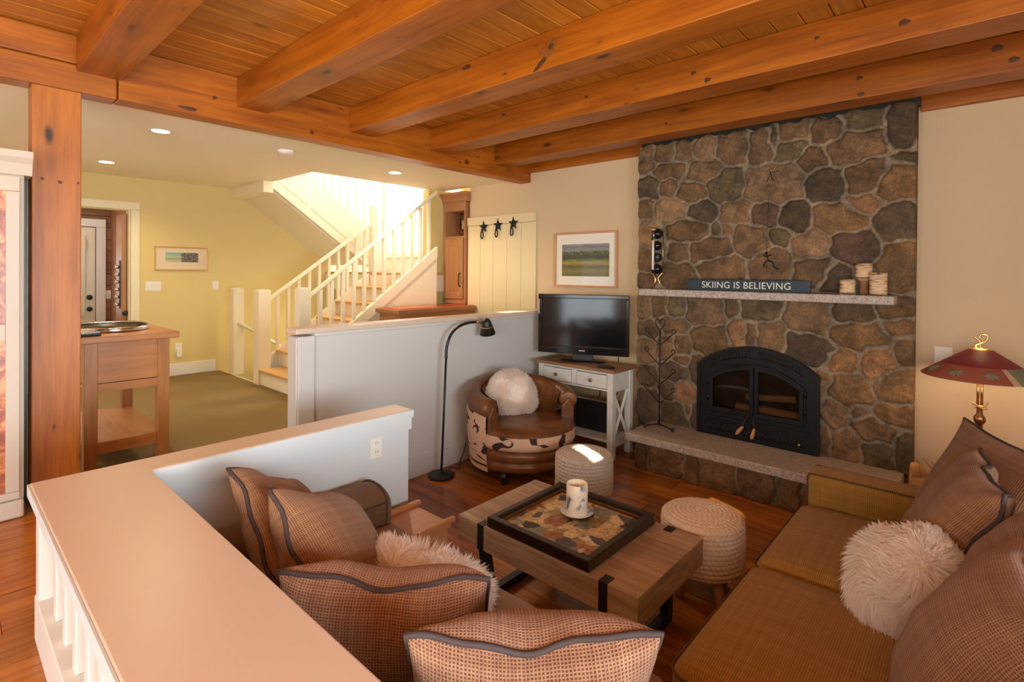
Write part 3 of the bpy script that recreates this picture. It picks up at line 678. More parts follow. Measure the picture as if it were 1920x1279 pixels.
# framed pictures
def picture(name, label, c, ax, w, h, fw, fd, fmat, mat_w, art, mmat='mat', group=None):
    t = thing(name, label, 'picture', c); cx, cy, cz = c
    def bx(a0, a1, d0, d1, z0, z1, **k):
        if ax == 'x': return dict(x0=cx+d0, x1=cx+d1, y0=cy+a0, y1=cy+a1, z0=cz+z0, z1=cz+z1, **k)
        return dict(x0=cx+a0, x1=cx+a1, y0=cy-d1, y1=cy-d0, z0=cz+z0, z1=cz+z1, **k)
    m = MB(); m.box(**bx(-w/2, w/2, .001, fd, h/2-fw, h/2)); m.box(**bx(-w/2, w/2, .001, fd, -h/2, -h/2+fw)); m.box(**bx(-w/2, -w/2+fw, .001, fd, -h/2+fw, h/2-fw)); m.box(**bx(w/2-fw, w/2, .001, fd, -h/2+fw, h/2-fw))
    m.build('frame', fmat, t, bevel=.003)
    B(**bx(-w/2+fw, w/2-fw, .002, .010, -h/2+fw, h/2-fw)).build('mat_board', mmat, t)
    a0, a1, z0, z1 = -w/2+mat_w[0], w/2-mat_w[0], -h/2+mat_w[2], h/2-mat_w[1]
    d = .012; P = (lambda a, z: (cx+d, cy+a, cz+z)) if ax == 'x' else (lambda a, z: (cx+a, cy-d, cz+z))
    v = [P(a0, z0), P(a1, z0), P(a1, z1), P(a0, z1)]
    MB().add(v, [(0, 1, 2, 3)], [[(0, 0), (1, 0), (1, 1), (0, 1)]]).build('artwork', art, t)
    q = [( (cx+.016, cy+a, cz+z) if ax == 'x' else (cx+a, cy-.016, cz+z)) for a, z in ((-w/2+fw, -h/2+fw), (w/2-fw, -h/2+fw), (w/2-fw, h/2-fw), (-w/2+fw, h/2-fw))]
    MB().add(q, [(0, 1, 2, 3)]).build('glass', 'glass', t)
    return t
picture('framed_painting', 'oak framed green and yellow field painting above the television', (-3.222, YB, 1.838), 'y', .81, .60, .022, .03, 'frame_oak', (.10, .13, .12), 'landscape')
picture('framed_print', 'small gold framed seascape print on the yellow hall wall', (HX, 2.165, 1.835), 'x', .60, .30, .014, .022, 'gold', (.115, .075, .105), 'seascape', 'matpeach')

# hall ceiling lights and smoke detector
for (x, y), L in zip([(-4.90, 1.235), (-6.75, 1.225), (-4.93, 3.49)], ['recessed ceiling downlight nearest the header beam, over the console table', 'recessed ceiling downlight farthest away, left above the hall doorway', 'recessed ceiling downlight to the right, near the stair opening']):
    t = thing('downlight', L, 'ceiling light', (x, y, 2.79), 'hall downlights')
    MB().lathe([(.055, 0), (.085, -.004), (.09, 0), (.088, .0)], (x, y, 2.799), 32, cap=False).build('trim_ring', 'plastic', t)
    MB().lathe([(0, 0), (.062, 0)], (x, y, 2.797), 32, cap=False).build('lens', 'downlight', t)
MB_ = MB().lathe([(.07, 0), (.07, -.012), (.055, -.03), (.03, -.034), (0, -.034)], (-4.80, 2.20, 2.7995), 28).build('smoke_detector', 'plastic'); tag(MB_, 'round white smoke detector on the hall ceiling', 'smoke detector')

# console table in the hall
t = thing('console_table', 'rustic pine console table with a low shelf behind the post', 'console table', (-5.1, .95, .35))
x0, x1, y0, y1 = -5.50, -4.40, .68, 1.17
B(x0-.05, x1+.05, y0-.05, y1+.05, 1.205, 1.25, grain=0).build('tabletop', 'pine', t, bevel=.006)
for x in (x0, x1-.075):
    for y in (y0, y1-.075): B(x, x+.075, y, y+.075, .352, 1.204, grain=2, tint=rnd_tint(.85, 1.05)).build('leg', 'pine', t, bevel=.005)
for y in (y0+.01, y1-.03): B(x0+.075, x1-.075, y, y+.02, .93, 1.20, grain=0).build('apron', 'pine', t)
for x in (x0+.012, x1-.03): B(x, x+.018, y0+.075, y1-.075, .93, 1.20, grain=1).build('apron', 'pine', t)
B(x1-.036, x1-.004, y0+.075, y1-.075, .87, .925, grain=1).build('rail', 'pine', t)
m = MB(); m.box(x0+.01, x1-.012, y0+.01, y1-.01, .50, .528, grain=0); m.box(x1-.05, x1-.012, y0+.075, y1-.075, .45, .50, grain=1); m.box(x0+.01, x0+.05, y0+.075, y1-.075, .45, .50, grain=1); m.build('shelf', 'pine', t, bevel=.003)
t = thing('serving_tray', 'dark oval tray with silver rim and copper discs on the console', 'tray', (-4.85, .95, 1.25))
S_ = Matrix.Translation((-4.86, .90, 1.251)) @ Matrix.Diagonal((1.35, 1.0, 1, 1))
MB().lathe([(0, .002), (.20, .002), (.235, .03), (.245, .03), (.238, .0), (0, 0)], n=48, Mx=S_).build('dish', 'blackgloss', t)
MB().lathe([(.228, .026), (.240, .032), (.247, .028), (.240, .003)], n=48, Mx=S_, cap=False).build('rim', 'chrome', t)
for (x, y) in ((-4.74, .84), (-4.86, .80), (-4.80, .98)): MB().lathe([(0, .006), (.055, .006), (.055, .0)], (x, y, 1.254), 24).build('copper_disc', 'copper', t)
t = thing('remote_phone', 'black handset with grey top lying on the console edge', 'handset', (-4.42, .74, 1.25))
MB().box(-4.47, -4.38, .62, .77, 1.251, 1.268).build('base', 'black', t, bevel=.008)
MB().box(-4.46, -4.39, .63, .765, 1.268, 1.282).build('handset_top', 'chrome', t, bevel=.006)
# armoire at the far left
t = thing('armoire', 'white armoire with crown moulding and copper coloured art panels', 'armoire', (-4.1, -.3, .35))
ay0, ay1 = -.95, .345
m = MB(); m.box(-4.45, -3.875, ay0, ay1, .45, 2.20); m.build('body', 'armoire', t, bevel=.005)
B(-4.45, -3.86, ay0-.01, ay1+.0, .352, .45).build('plinth', 'armoire', t, bevel=.012)
m = MB(); m.prism([(-4.45, 2.20), (-3.865, 2.20), (-3.855, 2.23), (-3.845, 2.26), (-3.82, 2.29), (-3.82, 2.325), (-4.45, 2.325)], 1, ay0-.03, ay1+.03); m.build('crown', 'armoire', t)
for k, (a, b) in enumerate(((-.92, -.31), (-.295, .325))):
    d = MB(); d.box(-3.874, -3.852, a+.055, b-.055, 1.31, 1.40); d.box(-3.874, -3.852, a, b, .46, .50); d.box(-3.874, -3.852, a, b, 2.11, 2.19); d.box(-3.874, -3.852, a, a+.055, .501, 2.109); d.box(-3.874, -3.852, b-.055, b, .501, 2.109)
    dd = d.build('door', 'armoire', t, bevel=.003)
    for z0, z1 in ((.50, 1.31), (1.40, 2.11)):
        v = [(-3.868, a+.055, z0), (-3.868, b-.055, z0), (-3.868, b-.055, z1), (-3.868, a+.055, z1)]
        MB().add(v, [(0, 1, 2, 3)], grain=1).build('art_panel', 'artpanel', dd)
B(-4.42, -4.12, .352, .380, .356, 2.26).build('dark_board', 'darkgreen', t)  # added dark board filling the strip between armoire and post
# ------------------------------------------------------------------ stone chimney
SC = [(.165, .102, .055), (.25, .156, .088), (.095, .068, .044), (.118, .090, .050), (.29, .160, .076), (.195, .117, .053), (.112, .070, .050), (.190, .116, .065)]
MORT = (.250, .208, .158)
def stone_face(stones, xa, xb, za, zb, res, depth, cut=None, mw=.016):
    nx = int((xb-xa)/res); nz = int((zb-za)/res)
    X, Z = np.meshgrid(np.linspace(xa, xb, nx+1), np.linspace(za, zb, nz+1))
    # wobble the sampling position for irregular outlines
    ph = rng.uniform(0, 6, 8)
    wx = .007*np.sin(X*17+Z*9+ph[0])+.008*np.sin(Z*41+X*13+ph[1])+.0015*np.sin(X*83-Z*57+ph[4]); wz = .007*np.sin(Z*15-X*11+ph[2])+.008*np.sin(X*37+Z*23+ph[3])+.0015*np.sin(Z*91+X*47+ph[5])
    D = []
    for (cx, cz, a, b, rot, c) in stones:
        r = math.radians(rot); dx = X+wx-cx; dz = Z+wz-cz
        u = (dx*math.cos(r)+dz*math.sin(r))/a; w = (-dx*math.sin(r)+dz*math.cos(r))/b
        D.append(((abs(u)**2.6+abs(w)**2.6)**(1/2.6)-1)*min(a, b)*1.0)
    D = np.array(D); o = np.argsort(D, 0); i1 = o[0]
    d1 = np.take_along_axis(D, o[:1], 0)[0]; d2 = np.take_along_axis(D, o[1:2], 0)[0]
    e = (d2-d1)*.5                      # distance to joint
    e = np.minimum(e, .035-d1)
    jit = .002*np.sin(X*61+Z*43)+.0015*np.sin(X*129-Z*101)
    h = np.clip((e-mw*.5+jit)/.020, 0, 1); h = 1-(1-h)**2.2
    sid = rng.uniform(.55, 1.15, len(stones))[i1]
    tx = rng.normal(0, .10, len(stones))[i1]; tz = rng.normal(0, .10, len(stones))[i1]
    cx = np.array([s[0] for s in stones])[i1]; cz = np.array([s[1] for s in stones])[i1]
    rough = .0035*np.sin(X*71+Z*31+i1)*np.sin(Z*83-X*29+i1*2)+.005*np.sin(X*31+i1*3)*np.sin(Z*27+i1)
    H = depth*h*(sid+tx*(X-cx)*6+tz*(Z-cz)*6)+rough*h
    col = np.array([SC[s[5]] for s in stones])*rng.uniform(.8, 1.2, (len(stones), 1))
    k = np.clip((e-mw*.35+jit)/.006, 0, 1)[..., None]
    C = col[i1]*k+np.array(MORT)*(1-k)
    return X, Z, H, C
def stone_mesh(X, Z, H, C, yf, yback, keep=None):
    nz, nx = X.shape; m = MB(); mi = 0
    V = np.stack([X, yf-H, Z], -1).reshape(-1, 3); idx = np.arange(nz*nx).reshape(nz, nx)
    q = np.stack([idx[:-1, :-1], idx[:-1, 1:], idx[1:, 1:], idx[1:, :-1]], -1).reshape(-1, 4)
    if keep is not None: q = q[keep.reshape(-1)]
    col = C.reshape(-1, 3); verts = V.tolist(); cols = col.tolist(); faces = q.tolist()
    def skirt(ids, rev):
        b = len(verts)
        for i in ids: p = verts[i]; verts.append([p[0], yback, p[2]]); cols.append([c*.9 for c in cols[i]])
        for k in range(len(ids)-1):
            f = [ids[k], ids[k+1], b+k+1, b+k]; faces.append(f[::-1] if rev else f)
    skirt(idx[0].tolist(), True); skirt(idx[-1].tolist(), False); skirt(idx[:, 0].tolist(), False); skirt(idx[:, -1].tolist(), True)
    me = bpy.data.meshes.new('stonework'); me.from_pydata(verts, [], faces); me.polygons.foreach_set('use_smooth', [True]*len(faces))
    ca = me.color_attributes.new('tint', 'FLOAT_COLOR', 'POINT'); ca.data.foreach_set('color', np.concatenate([np.array(cols), np.ones((len(cols), 1))], 1).astype(np.float32).ravel())
    me.materials.append(M['stone']); return me
STONES = [(-2.43,2.77,0.083,0.114,0,0),(-2.26,2.82,0.095,0.074,0,0),(-2.07,2.8,0.09,0.094,0,0),(-1.88,2.8,0.093,0.091,0,1),(-1.63,2.76,0.139,0.135,0,0),(-1.41,2.76,0.099,0.131,0,0),(-2.21,2.65,0.164,0.074,0,5),(-1.87,2.6,0.171,0.098,0,0),(-2.41,2.52,0.099,0.121,0,2),(-2.22,2.49,0.086,0.074,0,0),(-1.98,2.44,0.132,0.1,0,0),(-1.69,2.47,0.155,0.137,20,3),(-1.3,2.44,0.222,0.152,0,1),(-2.44,2.31,0.075,0.099,0,0),(-2.2,2.28,0.148,0.11,0,1),(-1.87,2.25,0.128,0.091,0,2),(-1.62,2.22,0.126,0.088,0,1),(-1.37,2.19,0.104,0.098,0,6),(-2.41,2.07,0.091,0.151,0,1),(-2.02,2.09,0.171,0.093,0,0),(-1.77,2.09,0.055,0.042,0,3),(-1.68,2.08,0.054,0.048,0,5),(-1.48,1.96,0.14,0.146,0,0),(-1.81,1.9,0.196,0.091,10,0),(-2.1,1.89,0.084,0.094,0,0),(-2.42,1.83,0.091,0.121,0,0),(-2.43,1.63,0.083,0.083,0,0),(-2.11,1.68,0.168,0.109,0,0),(-1.72,1.76,0.205,0.103,5,0),(-1.33,1.77,0.158,0.123,0,7),(-1.16,2.84,0.109,0.069,0,0),(-1.31,2.81,0.048,0.078,0,3),(-1.17,2.69,0.109,0.082,0,3),(-0.92,2.8,0.117,0.091,0,0),(-0.69,2.84,0.138,0.082,0,3),(-0.47,2.75,0.086,0.157,0,2),(-0.72,2.66,0.189,0.111,8,7),(-1.03,2.6,0.094,0.093,25,0),(-0.94,2.39,0.123,0.122,0,2),(-0.66,2.43,0.136,0.099,20,0),(-0.48,2.38,0.119,0.124,0,5),(-0.68,2.21,0.098,0.058,0,4),(-1.14,2.16,0.097,0.126,0,2),(-0.83,2.12,0.165,0.096,-8,5),(-0.49,2.07,0.128,0.118,0,2),(-1.02,1.93,0.115,0.105,15,1),(-0.74,1.91,0.15,0.106,0,6),(-0.47,1.77,0.109,0.163,0,5),(-1.0,1.72,0.131,0.092,0,0),(-0.86,1.68,0.094,0.096,0,2),(-0.44,2.52,0.063,0.045,0,3),(-1.26,2.0,0.083,0.058,0,3),(-2.44,1.37,0.074,0.101,0,1),(-2.3,1.38,0.071,0.091,0,0),(-2.12,1.39,0.085,0.089,0,3),(-1.85,1.35,0.165,0.132,0,7),(-1.62,1.41,0.059,0.09,0,0),(-1.39,1.41,0.15,0.101,0,3),(-2.38,1.16,0.127,0.075,0,0),(-2.15,1.21,0.162,0.065,0,7),(-1.83,1.12,0.172,0.132,0,5),(-1.58,1.19,0.08,0.104,0,4),(-1.46,1.18,0.042,0.103,0,0),(-1.31,1.2,0.107,0.122,0,7),(-2.43,0.94,0.092,0.118,0,1),(-2.22,1.0,0.096,0.114,0,0),(-2.06,1.05,0.083,0.096,0,0),(-1.93,0.85,0.056,0.118,0,0),(-2.08,0.9,0.075,0.04,0,1),(-2.41,0.72,0.092,0.101,0,0),(-2.13,0.8,0.127,0.081,0,6),(-2.03,0.61,0.091,0.096,0,4),(-2.21,0.6,0.069,0.073,0,0),(-2.39,0.42,0.109,0.167,0,2),(-2.14,0.36,0.136,0.121,0,3),(-2.02,0.45,0.033,0.064,0,0),(-1.93,0.4,0.056,0.118,0,6),(-1.04,1.36,0.159,0.123,0,7),(-0.74,1.42,0.116,0.078,0,0),(-0.48,1.46,0.096,0.087,0,0),(-0.71,1.24,0.17,0.104,0,5),(-0.46,1.32,0.09,0.062,0,4),(-1.02,1.11,0.17,0.116,-15,2),(-0.82,1.04,0.119,0.079,0,4),(-0.58,1.04,0.094,0.133,0,4),(-0.42,1.16,0.054,0.099,0,0),(-0.92,0.86,0.029,0.081,0,5),(-0.75,0.82,0.133,0.144,-35,5),(-0.47,0.9,0.136,0.124,15,5),(-0.85,0.64,0.098,0.126,-20,7),(-0.71,0.69,0.066,0.058,-15,0),(-0.46,0.69,0.11,0.093,0,5),(-0.58,0.56,0.147,0.095,-10,0),(-0.92,0.42,0.035,0.121,0,0),(-0.78,0.41,0.095,0.125,0,7),(-0.57,0.39,0.089,0.101,0,3),(-0.43,0.46,0.06,0.136,0,2)]
HSTONES = [(-2.21,.11,.05,.121,0,0),(-1.99,.12,.164,.139,0,0),(-1.77,.09,.088,.113,0,0),(-1.55,.11,.129,.13,0,7),(-1.27,.14,.136,.124,0,7),(-1.04,.13,.08,.107,0,0),(-.84,.10,.10,.12,0,5),(-.60,.13,.12,.12,0,0)]
fp = thing('stone_fireplace', 'tall fieldstone chimney with granite mantel shelf and raised granite hearth', 'fireplace', (-1.45, 4.6, 0))
CX0, CX1, CF, CT = -2.515, -.375, 4.625, 2.915
IX0, IX1, IZ0, IZS, IZA = -1.885, -.950, .302, .905, 1.085
def arch(x, x0=IX0, x1=IX1, zs=IZS, za=IZA):
    u = (x-(x0+x1)/2)/((x1-x0)/2); R = ((1)**2+((za-zs)/((x1-x0)/2))**2)/(2*(za-zs)/((x1-x0)/2)); u = np.clip(u, -1, 1)
    return zs+((x1-x0)/2)*(np.sqrt(R*R-u*u)-(R-(za-zs)/((x1-x0)/2)))
X, Z, H, C = stone_face(STONES, CX0, CX1, 0, CT, .0085, .027)
top = .012*np.sin(X*23)+.008*np.sin(X*57); Z = np.where(Z > CT-.06, Z+top*(Z-(CT-.06))/.06, Z)
inside = (X > IX0+.01) & (X < IX1-.01) & (Z < arch(X)-.01)
keep = ~(inside[:-1, :-1] & inside[1:, 1:] & inside[:-1, 1:] & inside[1:, :-1])
me = stone_mesh(X, Z, H, C, CF, YB-.001, keep)
o = bpy.data.objects.new('chimney', me); COL.objects.link(o); o.parent = fp; o.location = -Vector(fp.location)
X, Z, H, C = stone_face(HSTONES, -2.27, -.40, 0, .235, .0085, .03)
me = stone_mesh(X, Z, H, C, 4.155, CF-.01); o = bpy.data.objects.new('hearth_base', me); COL.objects.link(o); o.parent = fp; o.location = -Vector(fp.location)
MB().prism([(-2.34, 4.085), (-.42, 4.085), (-.42, CF+.02), (-2.34, CF+.02)], 2, .236, .302).build('hearth_slab', 'granite', fp, bevel=.008)
B(-2.405, -.47, 4.42, CF+.02, 1.49, 1.553).build('mantel_shelf', 'granite', fp, bevel=.008)

# fireplace insert
fi = thing('fireplace_insert', 'black arched cast iron fireplace insert with glass doors in the stonework', 'fireplace insert', (-1.42, 4.6, .302))
def archpoly(x0, x1, z0, zs, za, n=24):
    xs = np.linspace(x1, x0, n+1); return [(x0, z0), (x1, z0)]+[(float(x), float(arch(x, x0, x1, zs, za))) for x in xs]
def ring(x0, x1, z0, zs, za, X0, X1, Z0, ZS, ZA, ya, yb, n=24):
    a = archpoly(x0, x1, z0, zs, za, n); b = archpoly(X0, X1, Z0, ZS, ZA, n); m = MB(); N = len(a)
    v = [(p[0], ya, p[1]) for p in a]+[(p[0], ya, p[1]) for p in b]+[(p[0], yb, p[1]) for p in a]+[(p[0], yb, p[1]) for p in b]; fs = []
    for i in range(N):
        j = (i+1) % N
        fs += [(i, j, N+j, N+i), (i+2*N, i+3*N, j+3*N, j+2*N), (i, i+2*N, j+2*N, j), (N+i, N+j, 3*N+j, 3*N+i)]
    return m.add(v, fs)
Y0 = 4.565
ring(IX0, IX1, IZ0, IZS, IZA, IX0+.085, IX1-.085, .50, .80, .945, Y0, Y0+.10).build('surround', 'castiron', fi, bevel=.004)
ring(IX0+.085, IX1-.085, .50, .80, .945, IX0+.10, IX1-.10, .51, .79, .93, Y0-.014, Y0+.02).build('door_rim', 'castiron', fi, bevel=.003)
ring(IX0-.012, IX1+.012, IZ0, IZS, IZA+.01, IX0+.012, IX1-.012, IZ0+.001, IZS-.006, IZA-.016, Y0-.012, Y0+.01).build('outer_rim', 'castiron', fi, bevel=.003)
def lattice(x0, x1, zf, hgt, n, name):
    m = MB(); 
    for k in range(n):
        a = x0+(x1-x0)*k/n; b = x0+(x1-x0)*(k+1)/n
        m.tube([(a, Y0-.004, zf(a)), (b, Y0-.004, zf(b)+hgt)], .005, 5); m.tube([(a, Y0-.004, zf(a)+hgt), (b, Y0-.004, zf(b))], .005, 5)
    m.tube([(x, Y0-.004, zf(x)) for x in np.linspace(x0, x1, 12)], .006, 5); m.tube([(x, Y0-.004, zf(x)+hgt) for x in np.linspace(x0, x1, 12)], .006, 5)
    m.build(name, 'iron', fi)
ic = (IX0+IX1)/2
lattice(IX0+.11, ic-.05, lambda x: float(arch(x))-.088, .05, 13, 'vent_grille'); lattice(ic+.05, IX1-.11, lambda x: float(arch(x))-.088, .05, 13, 'vent_grille')
lattice(IX0+.09, IX1-.09, lambda x: .335, .075, 26, 'vent_grille')
B(ic-.04, ic+.04, Y0-.012, Y0, .995, 1.075).build('keystone', 'castiron', fi, bevel=.006)
B(IX0+.06, IX1-.06, Y0-.016, Y0+.0, .445, .47).build('ledge', 'castiron', fi, bevel=.005)
m = MB(); m.tube([(IX0+.19, Y0-.012, float(arch(IX0+.19, IX0+.085, IX1-.085, .80, .945))+.050), (IX1-.22, Y0-.012, float(arch(IX1-.22, IX0+.085, IX1-.085, .80, .945))+.040)], .005, 8); m.build('damper_rod', 'iron', fi)
# firebox
bx0, bx1 = IX0+.04, IX1-.04
m = MB(); m.box(bx0, bx1, YB-.012, YB-.002, .31, 1.0); m.box(bx0-.01, bx0, Y0+.1, YB-.002, .31, 1.0); m.box(bx1, bx1+.01, Y0+.1, YB-.002, .31, 1.0); m.box(bx0, bx1, Y0+.1, YB-.002, .47, .50); m.box(bx0, bx1, Y0+.1, YB-.002, .98, 1.0); m.build('firebox', 'soot', fi)
for s_ in (-1, 1):
    xs = (IX0+.10, ic-.004) if s_ < 0 else (ic+.004, IX1-.10)
    # half-arch door with glass
    n = 14; X_ = np.linspace(xs[0], xs[1], n+1); f = lambda x: float(arch(x, IX0+.085, IX1-.085, .80, .945))-.016
    outer = [(xs[0], .512), (xs[1], .512)]+[(float(x), f(x)) for x in X_[::-1]]
    wi = .030; xi = (xs[0]+wi, xs[1]-wi); Xi = np.linspace(xi[0], xi[1], n+1)
    inner = [(xi[0], .512+wi+.01), (xi[1], .512+wi+.01)]+[(float(x), f(x)-wi) for x in Xi[::-1]]
    N = len(outer); v = [(p[0], Y0-.02, p[1]) for p in outer]+[(p[0], Y0-.02, p[1]) for p in inner]+[(p[0], Y0+.01, p[1]) for p in outer]+[(p[0], Y0+.01, p[1]) for p in inner]; fs = []
    for i in range(N):
        j = (i+1) % N; fs += [(i, j, N+j, N+i), (i+2*N, i+3*N, j+3*N, j+2*N), (i, i+2*N, j+2*N, j), (N+i, N+j, 3*N+j, 3*N+i)]
    dr = MB().add(v, fs).build('door', 'castiron', fi, bevel=.003)
    MB().add([(p[0], Y0+.0, p[1]) for p in inner], [tuple(range(N))]).build('glass', 'fireglass', dr)
    hx = ic-.025 if s_ < 0 else ic+.015
    hx2 = hx-.05 if s_ < 0 else hx+.0
    mh = MB(); mh.tube(bez([(hx, Y0-.02, .545), (hx, Y0-.05, .535), ((hx+hx2)/2, Y0-.062, .49), (hx2+.012, Y0-.072, .44)], 5), .006, 8); mh.build('handle_rod', 'iron', dr)
    q = Vector((hx2+.012, Y0-.072, .44)); d_ = Vector((hx2-hx-.02, -.02, -.10)).normalized()
    MB().tube([q+d_*t for t in (0, .012, .03, .06, .08, .09)], [.007, .011, .013, .016, .012, .004], 10).build('wooden_grip', 'frame_oak', dr)
    for z in (.60, .74):
        xh = xs[0]-.012 if s_ < 0 else xs[1]+.012
        MB().tube([(xh, Y0-.012, z), (xh, Y0-.012, z+.05)], .012, 8).build('hinge', 'castiron', dr)
MB().sphere((IX1-.125, Y0-.018, .365), .012, 8).build('air_knob', 'brass', fi)
for (a, b, r, L) in (((-1.60, 4.69, .545), (-1.28, 4.695, .545), .042, 'split log lying on the left of the firebox floor'), ((-1.40, 4.69, .55), (-1.08, 4.69, .54), .045, 'split log lying on the right of the firebox floor'), ((-1.52, 4.692, .645), (-1.13, 4.692, .685), .030, 'thin split log resting across the top of the fire')):
    tag(MB().tube([a, b], r, 9, sm=False).build('fire_log', 'birchlog'), L, 'log', 'logs in the firebox')

# mantel sign
sg = thing('mantel_sign', 'navy wooden sign reading SKIING IS BELIEVING on the mantel', 'sign', (-1.48, 4.5, 1.555))
B(-1.965, -.995, 4.49, 4.512, 1.5545, 1.650).build('board', 'navy', sg, bevel=.004)
cu = bpy.data.curves.new('lettering', 'FONT'); cu.body = 'SKIING IS BELIEVING'; cu.align_x = 'CENTER'; cu.align_y = 'CENTER'; cu.size = .078; cu.extrude = .0015; cu.space_character = 1.05
tmp = bpy.data.objects.new('tmp', cu); COL.objects.link(tmp); dg = bpy.context.evaluated_depsgraph_get(); dg.update()
lm = bpy.data.meshes.new_from_object(tmp.evaluated_get(dg)); bpy.data.objects.remove(tmp)
xs = [v.co.x for v in lm.vertices]; W = max(xs)-min(xs)
for v in lm.vertices: v.co = Vector((v.co.x*.70/W, -v.co.z, v.co.y))
lm.materials.clear(); lm.materials.append(M['letter']); o = bpy.data.objects.new('lettering', lm); COL.objects.link(o); o.parent = sg; o.location = Vector((-1.482, 4.4885, 1.600))-Vector(sg.location)
# birch candles
def birchc(x, y, r, h, label, rim=True):
    t = thing('birch_candle', label, 'candle', (x, y, 1.5545), 'birch bark candles on the mantel')
    MB().lathe([(0, 0), (r, 0), (r*1.01, h*.3), (r*.985, h*.6), (r, h), (r*.8, h), (0, h-.008)], (x, y, 1.5545), 28, cap=False).build('bark', 'birch', t)
    MB().lathe([(0, h-.006), (r*.78, h-.004)], (x, y, 1.556), 24, cap=False).build('wax', 'wax', t)
    MB().tube([(x, y, 1.5545+h-.006), (x+.002, y, 1.5545+h+.014)], .002, 6).build('wick', 'slot', t)
birchc(-.757, 4.50, .049, .108, 'short birch bark candle, leftmost of three on the mantel')
birchc(-.57, 4.50, .053, .160, 'tall wide birch bark candle, rightmost of three on the mantel')
t = thing('birch_candle', 'split birch log candle holder, middle and tallest of three on the mantel', 'candle', (-.66, 4.55, 1.5545), 'birch bark candles on the mantel')
MB().lathe([(0, 0), (.032, 0), (.030, .09), (.034, .10), (0, .10)], (-.662, 4.55, 1.5545), 18).build('stem', 'siding', t)
MB().lathe([(0, 0), (.03, 0), (.052, .03), (.053, .125), (.04, .125), (0, .118)], (-.664, 4.55, 1.6550), 24).build('cup', 'birch', t)
# glass and brass wall thermometer with dark globes
t = thing('wall_thermometer', 'brass and glass tube thermometer with dark balls hung on the chimney', 'thermometer', (-2.27, 4.5, 1.6))
tx, ty = -2.265, 4.50
m = MB(); m.tube([(tx-.055, ty+.02, 1.70), (tx-.055, ty+.02, 2.11)], .010, 8); m.tube([(tx+.052, ty+.02, 1.70), (tx+.052, ty+.02, 2.08)], .006, 8)
m.tube([(tx-.075, ty+.02, 2.12), (tx-.055, ty+.02, 2.105), (tx-.03, ty+.01, 2.115)], .010, 8); m.build('brass_bracket', 'brass', t)
m = MB(); m.tube(bez([(tx-.055, ty+.02, 1.70), (tx-.02, ty+.01, 1.665), (tx-.018, ty+.01, 1.61), (tx-.03, ty+.02, 1.585)], 5), .009, 8); m.tube(bez([(tx+.05, ty+.02, 1.70), (tx+.02, ty+.01, 1.665), (tx+.012, ty+.01, 1.64), (tx+.028, ty+.02, 1.60)], 5), .009, 8); m.build('brass_foot', 'brass', t)
for k in range(4): MB().sphere((tx+.005, ty, 1.735+k*.108), .047 if k in (0, 3) else .043, 12).build('dark_ball', 'blackgloss', t)
MB().lathe([(0, 0), (.044, .01), (.052, .05), (.052, .37), (.042, .41), (0, .42)], (tx+.005, ty, 1.69), 24).build('glass_tube', 'glass', t)
m = MB(); m.tube([(tx-.008, ty-.058, 1.73), (tx-.008, ty-.058, 2.00)], .011, 8); m.build('scale_tube', 'plastic', t)
m = MB(); m.tube([(tx-.002, ty-.055, 2.0), (tx-.002, ty-.055, 2.095)], .004, 6); m.box(tx-.025, tx+.02, ty-.06, ty-.05, 2.09, 2.098); m.build('hanger', 'chrome', t)
# skier ornament on a thread
t = thing('skier_ornament', 'tiny black metal figure hanging on a thread against the chimney', 'ornament', (-1.32, 4.52, 1.72))
m = MB(); c0 = Vector((-1.325, 4.55, 1.82)); P = lambda a, b: c0+Vector((a, 0, b))
for seg in ([(-.03, .03), (0, .02), (.01, -.01)], [(.01, -.01), (.045, -.03), (.05, -.06)], [(.01, -.01), (-.02, -.03), (-.025, -.06)], [(0, .02), (.035, .035)], [(.05, -.06), (.085, -.085)], [(0, .02), (-.01, .045)]): m.tube([P(*q) for q in seg], .0055, 6)
m.sphere(P(-.005, .05), .012, 6); m.build('figure', 'iron', t)
MB().tube([P(-.005, .06), P(.0, .30), P(.01, .52)], .0016, 5).build('thread', 'iron', t)
MB().tube([P(.0, -.06), P(.0, -.13)], .0016, 5).build('thread', 'iron', t)
t = tag(MB().tube([(-1.34, 4.575, 2.45), (-1.31, 4.575, 2.52), (-1.25, 4.575, 2.53)], .003, 6).tube([(-1.31, 4.575, 2.52), (-1.30, 4.575, 2.47), (-1.285, 4.575, 2.455)], .003, 6).tube([(-1.31, 4.575, 2.52), (-1.33, 4.575, 2.55), (-1.29, 4.575, 2.555)], .003, 6).build('twig_ornament', 'iron'), 'small black metal twig fixed high on the pale chimney stone', 'ornament')
